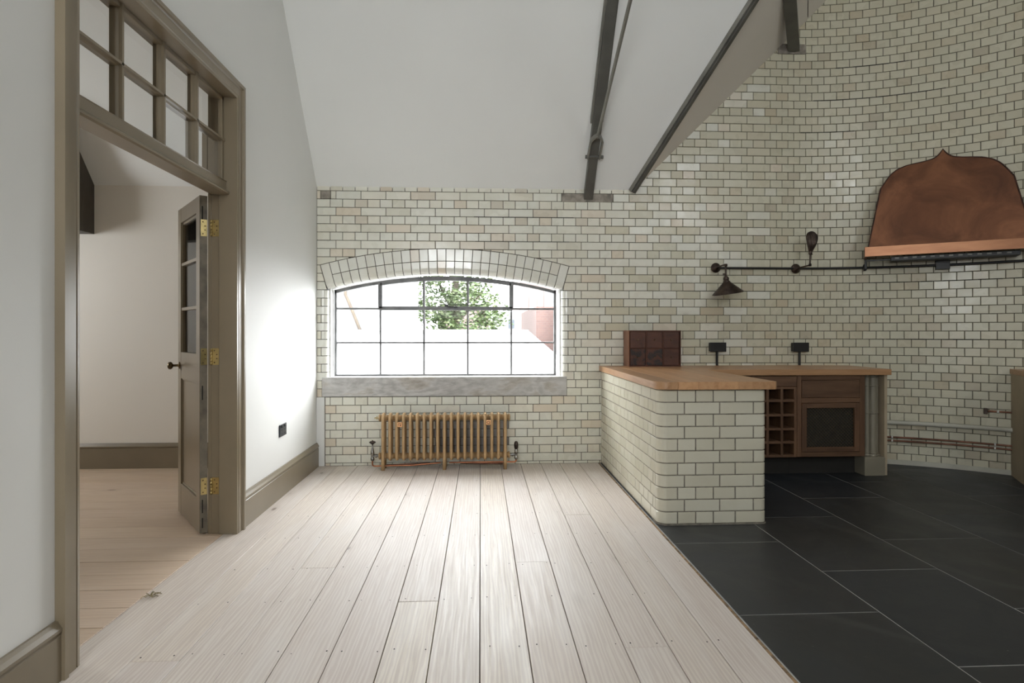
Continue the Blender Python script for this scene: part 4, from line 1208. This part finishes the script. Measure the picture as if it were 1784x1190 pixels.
# lamp rail: black conduit along the wall
rp = empty('conduit_rail', (2.9, YW, 1.815), 'long black conduit pipe running along the brick wall under the hood', 'pipe')
pts = [(2.19, YW - .03, 1.815), (2.6, YW - .03, 1.815), (2.9, YW - .03, 1.815)] + [cyl(p, CR - .03, 1.815) for p in range(3, 90, 3)]
mb = MB(); tube(mb, pts, .0105, 10); mb.build('pipe', 'black_metal', rp)
c0 = cyl(17, CR - .03, 1.815)
mb = MB(); lathe(mb, [(0, -.03), (.010, -.03), (.016, -.018), (.016, .018), (.010, .03), (0, .03)], 12, TR(*c0)); mb.build('coupler', 'black_metal', rp)
mb = MB(); c1 = cyl(32.3, CR); m_ = TR(c1[0], c1[1], 0) @ ROT(-math.radians(32.3), 'Z'); mb.add(boxv(-.052, .052, -.065, -.001, 1.775, 1.872), BOXF, m_); mb.build('junction_box', 'black_metal', rp, .003)
def rose(x, y, z, parent):
    mb = MB(); lathe(mb, [(0, 0), (.046, 0), (.046, .004), (.040, .010), (.036, .012), (.030, .022), (.016, .030), (.010, .040), (0, .042)], 20, TR(x, y, z) @ ROT(PI / 2, 'X')); mb.build('wall_rose', 'lamp_bronze', parent)
l1 = empty('wall_lamp', (2.19, YW, 1.815), 'bronze wall lamp with a downturned conical shade at the end of the conduit', 'wall lamp')
rose(2.195, YW - .022, 1.818, l1)
mb = MB(); tube(mb, arc_path([(2.195, YW - .05, 1.818), (2.212, YW - .15, 1.828), (2.222, YW - .19, 1.828), (2.222, YW - .19, 1.79)], .018, 4), .007, 10); mb.build('arm', 'lamp_bronze', l1)
mb = MB(); lathe(mb, [(0, -.012), (.013, -.012), (.015, 0), (.013, .012), (0, .012)], 12, TR(2.222, YW - .19, 1.824)); box(mb, 2.195, 2.21, YW - .198, YW - .186, 1.735, 1.75); tube(mb, [(2.222, YW - .19, 1.80), (2.222, YW - .19, 1.70)], .008, 10); mb.build('stem', 'lamp_bronze', l1)
SM = TR(2.226, YW - .19, 1.69) @ ROT(math.radians(-9), 'Y') @ ROT(math.radians(4), 'X')
mb = MB(); lathe(mb, [(0, .045), (.010, .045), (.014, .03), (.024, .02), (.026, .005), (.020, -.005), (.030, -.012), (.034, -.024), (0, -.024)], 16, SM); mb.build('shade_holder', 'lamp_bronze', l1)
mb = MB(); lathe(mb, [(.030, -.018), (.050, -.038), (.136, -.118), (.140, -.124), (.136, -.122), (.050, -.043), (.028, -.022)], 36, SM); mb.build('shade', 'lamp_bronze', l1)
mb = MB(); lathe(mb, [(0, -.025), (.014, -.03), (.024, -.06), (.020, -.085), (0, -.095)], 14, SM); mb.build('bulb', 'white_plastic', l1)
l2 = empty('shell_lamp', (2.95, YW, 1.815), 'dark wall lamp with an upturned scallop shell shade above the conduit', 'wall lamp')
rose(2.962, YW - .022, 1.813, l2)
mb = MB(); tube(mb, arc_path([(2.962, YW - .05, 1.813), (3.005, YW - .15, 1.828), (3.018, YW - .17, 1.83), (3.018, YW - .17, 1.87)], .014, 4), .007, 10); tube(mb, [(3.018, YW - .17, 1.85), (3.022, YW - .17, 1.945)], .0075, 10)
lathe(mb, [(0, -.012), (.011, -.012), (.013, 0), (.011, .012), (0, .012)], 12, TR(3.018, YW - .17, 1.832)); box(mb, 3.026, 3.04, YW - .176, YW - .164, 1.925, 1.935); mb.build('arm', 'lamp_bronze', l2)
# scallop: fan of ribs, domed towards the room
sh = MB(); nu, nvv = 46, 12; vs = []
for j in range(nvv + 1):
    t = j / nvv
    for i in range(nu + 1):
        a = -1 + 2 * i / nu
        w = .058 * math.sin(min(1, t * 1.08) * PI * .62 + .12) ** .9 if t > 0 else .012
        w = .014 + .045 * (math.sin(t * PI / 2 * 1.12)) * (1 if t < .75 else math.sqrt(max(.0, 1 - ((t - .75) / .27) ** 2)))
        rib = .0035 * math.cos(i * 2 * PI * 7 / nu) * t
        x = 3.022 + .012 * math.sin(t * 2) + a * w
        z = 1.945 + .185 * t + (.012 * (1 - a * a) if t > .8 else 0)
        y = YW - .165 - (.045 * math.sin(t * PI * .9 + .15)) * math.sqrt(max(0, 1 - a * a * .96)) - rib
        vs.append((x, y, z))
fs = [(j * (nu + 1) + i, j * (nu + 1) + i + 1, (j + 1) * (nu + 1) + i + 1, (j + 1) * (nu + 1) + i) for j in range(nvv) for i in range(nu)]
sh.add(vs, fs, smooth=True); o = sh.build('shell_shade', 'lamp_bronze', l2, fixn=False)
sm = o.modifiers.new('solid', 'SOLIDIFY'); sm.thickness = .004
mb = MB(); lathe(mb, [(0, 0), (.010, 0), (.016, .01), (.015, .03), (.010, .04), (0, .04)], 12, TR(3.022, YW - .17, 1.925)); mb.build('lamp_holder', 'lamp_bronze', l2)

# ================================================================== COPPER HOOD
hood = empty('copper_hood', cyl(32.3, CR, 1.90), 'brown copper extractor hood with an ogee pointed top on the rounded wall', 'extractor hood')
HA = math.radians(32.3)
HMx = TR(*cyl(32.3, CR, 0)) @ ROT(-HA, 'Z')      # local x along the wall, local -y into the room
def wally(x): return math.sqrt(CR * CR - x * x) - CR   # wall surface in local y (bends into the room, negative)
HB, HT = 1.975, 2.842
HWb, HWt = .575, .46
def outline(u):
    """ogee top height for u in 0..1 (centre to shoulder)"""
    pts = [(0, 2.842), (.045, 2.805), (.10, 2.775), (.18, 2.757), (.30, 2.744), (.45, 2.735), (.60, 2.722), (.74, 2.695), (.85, 2.652), (.93, 2.60), (1.0, 2.52)]
    for (a, za), (b, zb) in zip(pts[:-1], pts[1:]):
        if u <= b: t = (u - a) / (b - a); return za + (zb - za) * t
    return pts[-1][1]
FY = -.315      # front plane at the bottom, local y
def front_y(x, z):
    t = (z - HB) / (HT - HB)
    w = wally(x)
    near = FY + .02
    far = min(w - .050, -.06 - .0)
    return near * (1 - t) + (far) * t + 0
nu, nz = 48, 22; vs = []
us = sorted(set([-1 + 2 * i / nu for i in range(nu + 1)]))
for u in us:
    zt = outline(abs(u))
    for j in range(nz + 1):
        t = j / nz; z = HB + (zt - HB) * t
        hw = HWb + (HWt - HWb) * (z - HB) / (2.60 - HB) if z < 2.60 else HWt
        x = u * hw
        vs.append((x, front_y(x, z), z))
fs = [((i) * (nz + 1) + j, (i + 1) * (nz + 1) + j, (i + 1) * (nz + 1) + j + 1, i * (nz + 1) + j + 1) for i in range(nu) for j in range(nz)]
mb = MB(); mb.add(vs, fs, HMx, smooth=True); mb.build('canopy', 'hood_copper', hood, fixn=True)
# return edge to the wall
edge = [(i * (nz + 1) + j) for i, j in [(0, j) for j in range(nz + 1)] + [(i, nz) for i in range(1, nu + 1)] + [(nu, j) for j in range(nz - 1, -1, -1)]]
ev = []; 
for k in edge:
    x, y, z = vs[k]; ev.append((x, y, z)); ev.append((x * 1.0, wally(x) - .002, z))
ef = [(2 * i, 2 * i + 1, 2 * i + 3, 2 * i + 2) for i in range(len(edge) - 1)]
mb = MB(); mb.add(ev, ef, HMx, smooth=False); mb.build('return_edge', 'hood_copper', hood)
mb = MB(); pts = [HMx @ Vector((vs[k][0], vs[k][1] + .003, vs[k][2])) for k in edge]; tube(mb, pts, .0065, 6); mb.build('rolled_edge', 'hood_edge', hood)
# rim
mb = MB()
def rimx(x, z0, z1, y0): pass
yl = wally(-HWb - .03); x0, x1 = -HWb - .028, HWb + .028
th = .018
for e in ((x0, x1, FY - .012, FY + th - .012), ):
    mb.add(boxv(e[0], e[1], e[2], e[3], 1.893, 1.980), BOXF, HMx)
for a, b in ((x0, x0 + th), (x1 - th, x1)): mb.add(boxv(a, b, FY + th - .012, wally(HWb) - .006, 1.893, 1.980), BOXF, HMx)
mb.build('rim', 'hood_rim', hood, .002)
ex = MB(); ex.add(boxv(-.40, .50, FY + .05, -.10, 1.850, 1.888), BOXF, HMx); ex.build('extractor', 'black_metal', hood, .004)
gr = MB()
for i in range(13): gr.add(boxv(-.37 + i * .065, -.37 + i * .065 + .03, FY + .045, FY + .052, 1.868, 1.880), BOXF, HMx)
gr.build('vent_slots', 'steel_light', hood)
br = MB(); br.add(boxv(x0 + .002, x0 + .02, FY + .18, FY + .26, 1.80, 1.893), BOXF, HMx); br.add(boxv(x0 + .02, -.40, FY + .06, FY + .075, 1.858, 1.870), BOXF, HMx); br.build('bracket', 'black_metal', hood, .002)
B_ = MB(); B_.add([(x0, FY - .012, 1.978), (x1, FY - .012, 1.978), (x1, -.12, 1.978), (x0, -.12, 1.978)], [(0, 1, 2, 3)], HMx); B_.build('soffit', 'black_metal', hood)

# ================================================================== PIPES ON THE ROUNDED WALL
def wall_pipe(name, z, r, mat, p0, p1, label, off=.03, cat='pipe', group=None):
    mb = MB(); m = 26
    tube(mb, [cyl(p0 + (p1 - p0) * i / m, CR - off, z) for i in range(m + 1)], r, 12)
    return props(mb.build(name, mat), label, cat, group)
w = wall_pipe('waste_pipe', .388, .020, 'pipe_paint', 15.2, 46.5, 'thick pale painted waste pipe low on the rounded wall', .035)
for ph in (31.5,):
    mb = MB(); tube(mb, [cyl(ph + i * .5, CR - .035, .388) for i in range(5)], .0225, 12); mb.build('coupling', 'pipe_paint', w)
p1 = wall_pipe('copper_pipe', .252, .0085, 'old_copper_pipe', 14, 46.5, 'upper of the two thin brown copper pipes near the slate floor', .028)
p2 = wall_pipe('copper_pipe', .220, .0085, 'old_copper_pipe', 14, 46.5, 'lower of the two thin brown copper pipes near the slate floor', .028)
for pp, z in ((p1, .252), (p2, .220)):
    for ph in (22.6, 41.6):
        mb = MB(); c = cyl(ph, CR - .026, z); lathe(mb, [(.0095, -.006), (.014, -.006), (.014, .006), (.0095, .006)], 10, TR(*c) @ ROT(-math.radians(ph), 'Z') @ ROT(PI / 2, 'Y')); mb.build('clip', 'white_plastic', pp)
p3 = wall_pipe('supply_pipe', .535, .0085, 'old_copper_pipe', 40.3, 46.5, 'short dark copper stub pipe with a valve above the pale pipe', .028)
mb = MB(); c = cyl(40.0, CR - .022, .533); mb.add(boxv(-.014, .014, -.02, .02, -.024, .026), BOXF, TR(*c) @ ROT(-math.radians(40), 'Z')); mb.build('valve', 'lamp_bronze', p3, .003)
mb = MB(); c = cyl(42.1, CR - .028, .535); lathe(mb, [(.009, -.008), (.013, -.008), (.013, .008), (.009, .008)], 10, TR(*c) @ ROT(-math.radians(42), 'Z') @ ROT(PI / 2, 'Y')); mb.build('clip', 'white_plastic', p3)

# ================================================================== OUTSIDE
gr = B('ground', (-40, 40, 6.0, 80, -3.2, -3.0), 'render_white', None, 0); props(gr, 'pale yard ground far below the window', 'ground', kind='structure')
rf = empty('lean_to_roof', (-2, 10, .6), 'white low roof with raised edges right outside the arched window', 'roof')
mb = MB(); prism(mb, [(6.0, .62), (14.0, 1.19), (14.0, -2.9), (6.0, -2.9)], -7.0, 1.0, lambda u, v, d: (d, u, v)); mb.build('roof_deck', 'roof_white', rf)
mb = MB(); prism(mb, [(13.8, 1.18), (14.1, 1.20), (14.1, 1.27), (13.8, 1.26)], -7.0, 1.1, lambda u, v, d: (d, u, v)); mb.build('parapet', 'roof_white', rf)
mb = MB(); prism(mb, [(6.0, .60), (13.8, 1.16), (13.8, 1.24), (6.0, .70)], .86, 1.1, lambda u, v, d: (d, u, v)); mb.build('parapet', 'roof_white', rf)
wb = empty('white_building', (-5, 16, -3), 'white rendered building on the left outside the window', 'building')
B('wall', (-9, -2.05, 14.6, 20, -3, 6), 'render_white', wb, 0)
mb = MB(); tube(mb, [(-3.20, 14.55, 6), (-3.22, 14.55, 2.1), (-3.15, 14.55, 1.95), (-2.85, 14.55, 1.2)], .035, 8); mb.build('downpipe', 'tree_bark', wb)
def house(x0, x1, y0, y1, z1, mat, wins, label, name='brick_house'):
    h = empty(name, ((x0 + x1) / 2, y0, -3), label, 'building')
    B('wall', (x0, x1, y0, y1, -3, z1), mat, h, 0)
    for a, b, c, d in wins:
        f = B('window', (a, b, y0 - .06, y0 + .02, c, d), 'render_white', h, 0); B('pane', (a + .08, b - .08, y0 - .075, y0 - .05, c + .08, d - .08), 'far_glass', f, 0)
    return h
house(1.35, 1.95, 14.6, 20, 1.83, 'house_brick', [], 'low red brick outbuilding just beyond the white roof', 'brick_outbuilding')
a = house(1.96, 4.0, 13.9, 20, 1.80, 'house_brick', [], 'darker brick wall of the outbuilding at the right window edge', 'brick_outbuilding')
B('coping', (1.97, 4.1, 13.85, 20.1, 1.83, 1.92), 'roof_white', a, 0)
house(2.2, 9, 34, 42, 8, 'house_brick_far', [(2.75, 3.15, 2.0, 3.2), (3.6, 4.3, .9, 1.6), (3.6, 4.3, 2.4, 3.6)], 'tall pale brick house in the distance behind the outbuilding')
house(.6, 3.4, 30, 33, 2.2, 'render_white', [(1.3, 1.75, 1.3, 1.9), (2.1, 2.6, 1.4, 1.85)], 'low white cottage row in the distance beside the tree', 'white_cottage')
house(-3, .6, 44, 50, 3.2, 'house_brick_far', [(-2.2, -1.4, 1.4, 2.4)], 'reddish house glimpsed behind the tree', 'brick_house')
tree = empty('garden_tree', (-1.0, 24, -3), 'leafy green tree outside in the middle of the window', 'tree')
mb = MB(); tube(mb, [(-1.0, 24, -3), (-.95, 24, .5), (-1.05, 24, 2.2), (-.9, 24, 4.5)], [.28, .22, .18, .1], 10)
for s in ((-2.2, 1.0), (-1.8, 2.0), (.1, .4), (.3, 1.6)): tube(mb, [(-1.0, 24, s[1]), ((-1.0 + s[0]) / 2, 23.8, s[1] + .6), (s[0], 23.7, s[1] + 1.6)], [.1, .07, .03], 6)
mb.build('trunk', 'tree_bark', tree)
lf = MB()
blobs = [(random.uniform(-3.6, .6), random.uniform(22.6, 25.4), random.uniform(1.5, 5.0), random.uniform(.45, .85)) for _ in range(50)] + [(-1.9, 23, 1.0, .5), (-.5, 23, 1.3, .6), (-3.0, 23.5, 1.4, .55), (.3, 23.5, 1.7, .5)]
for bx, by, bz, br_ in blobs:
    for _ in range(260):
        v = Vector((random.gauss(0, 1), random.gauss(0, 1), random.gauss(0, 1))); v = v.normalized() * br_ * random.uniform(.4, 1.05)
        p = Vector((bx, by, bz)) + v; s = random.uniform(.05, .10)
        r = Matrix.Rotation(random.uniform(0, 6.28), 3, 'Z') @ Matrix.Rotation(random.uniform(0, 3.14), 3, 'X')
        lf.add([p + r @ Vector(q) for q in ((-s, 0, 0), (0, -s * .6, 0), (s, 0, 0), (0, s * .6, 0))], [(0, 1, 2, 3)])
o = lf.build('foliage', 'leaf_green', tree, fixn=False); o['kind'] = 'stuff'
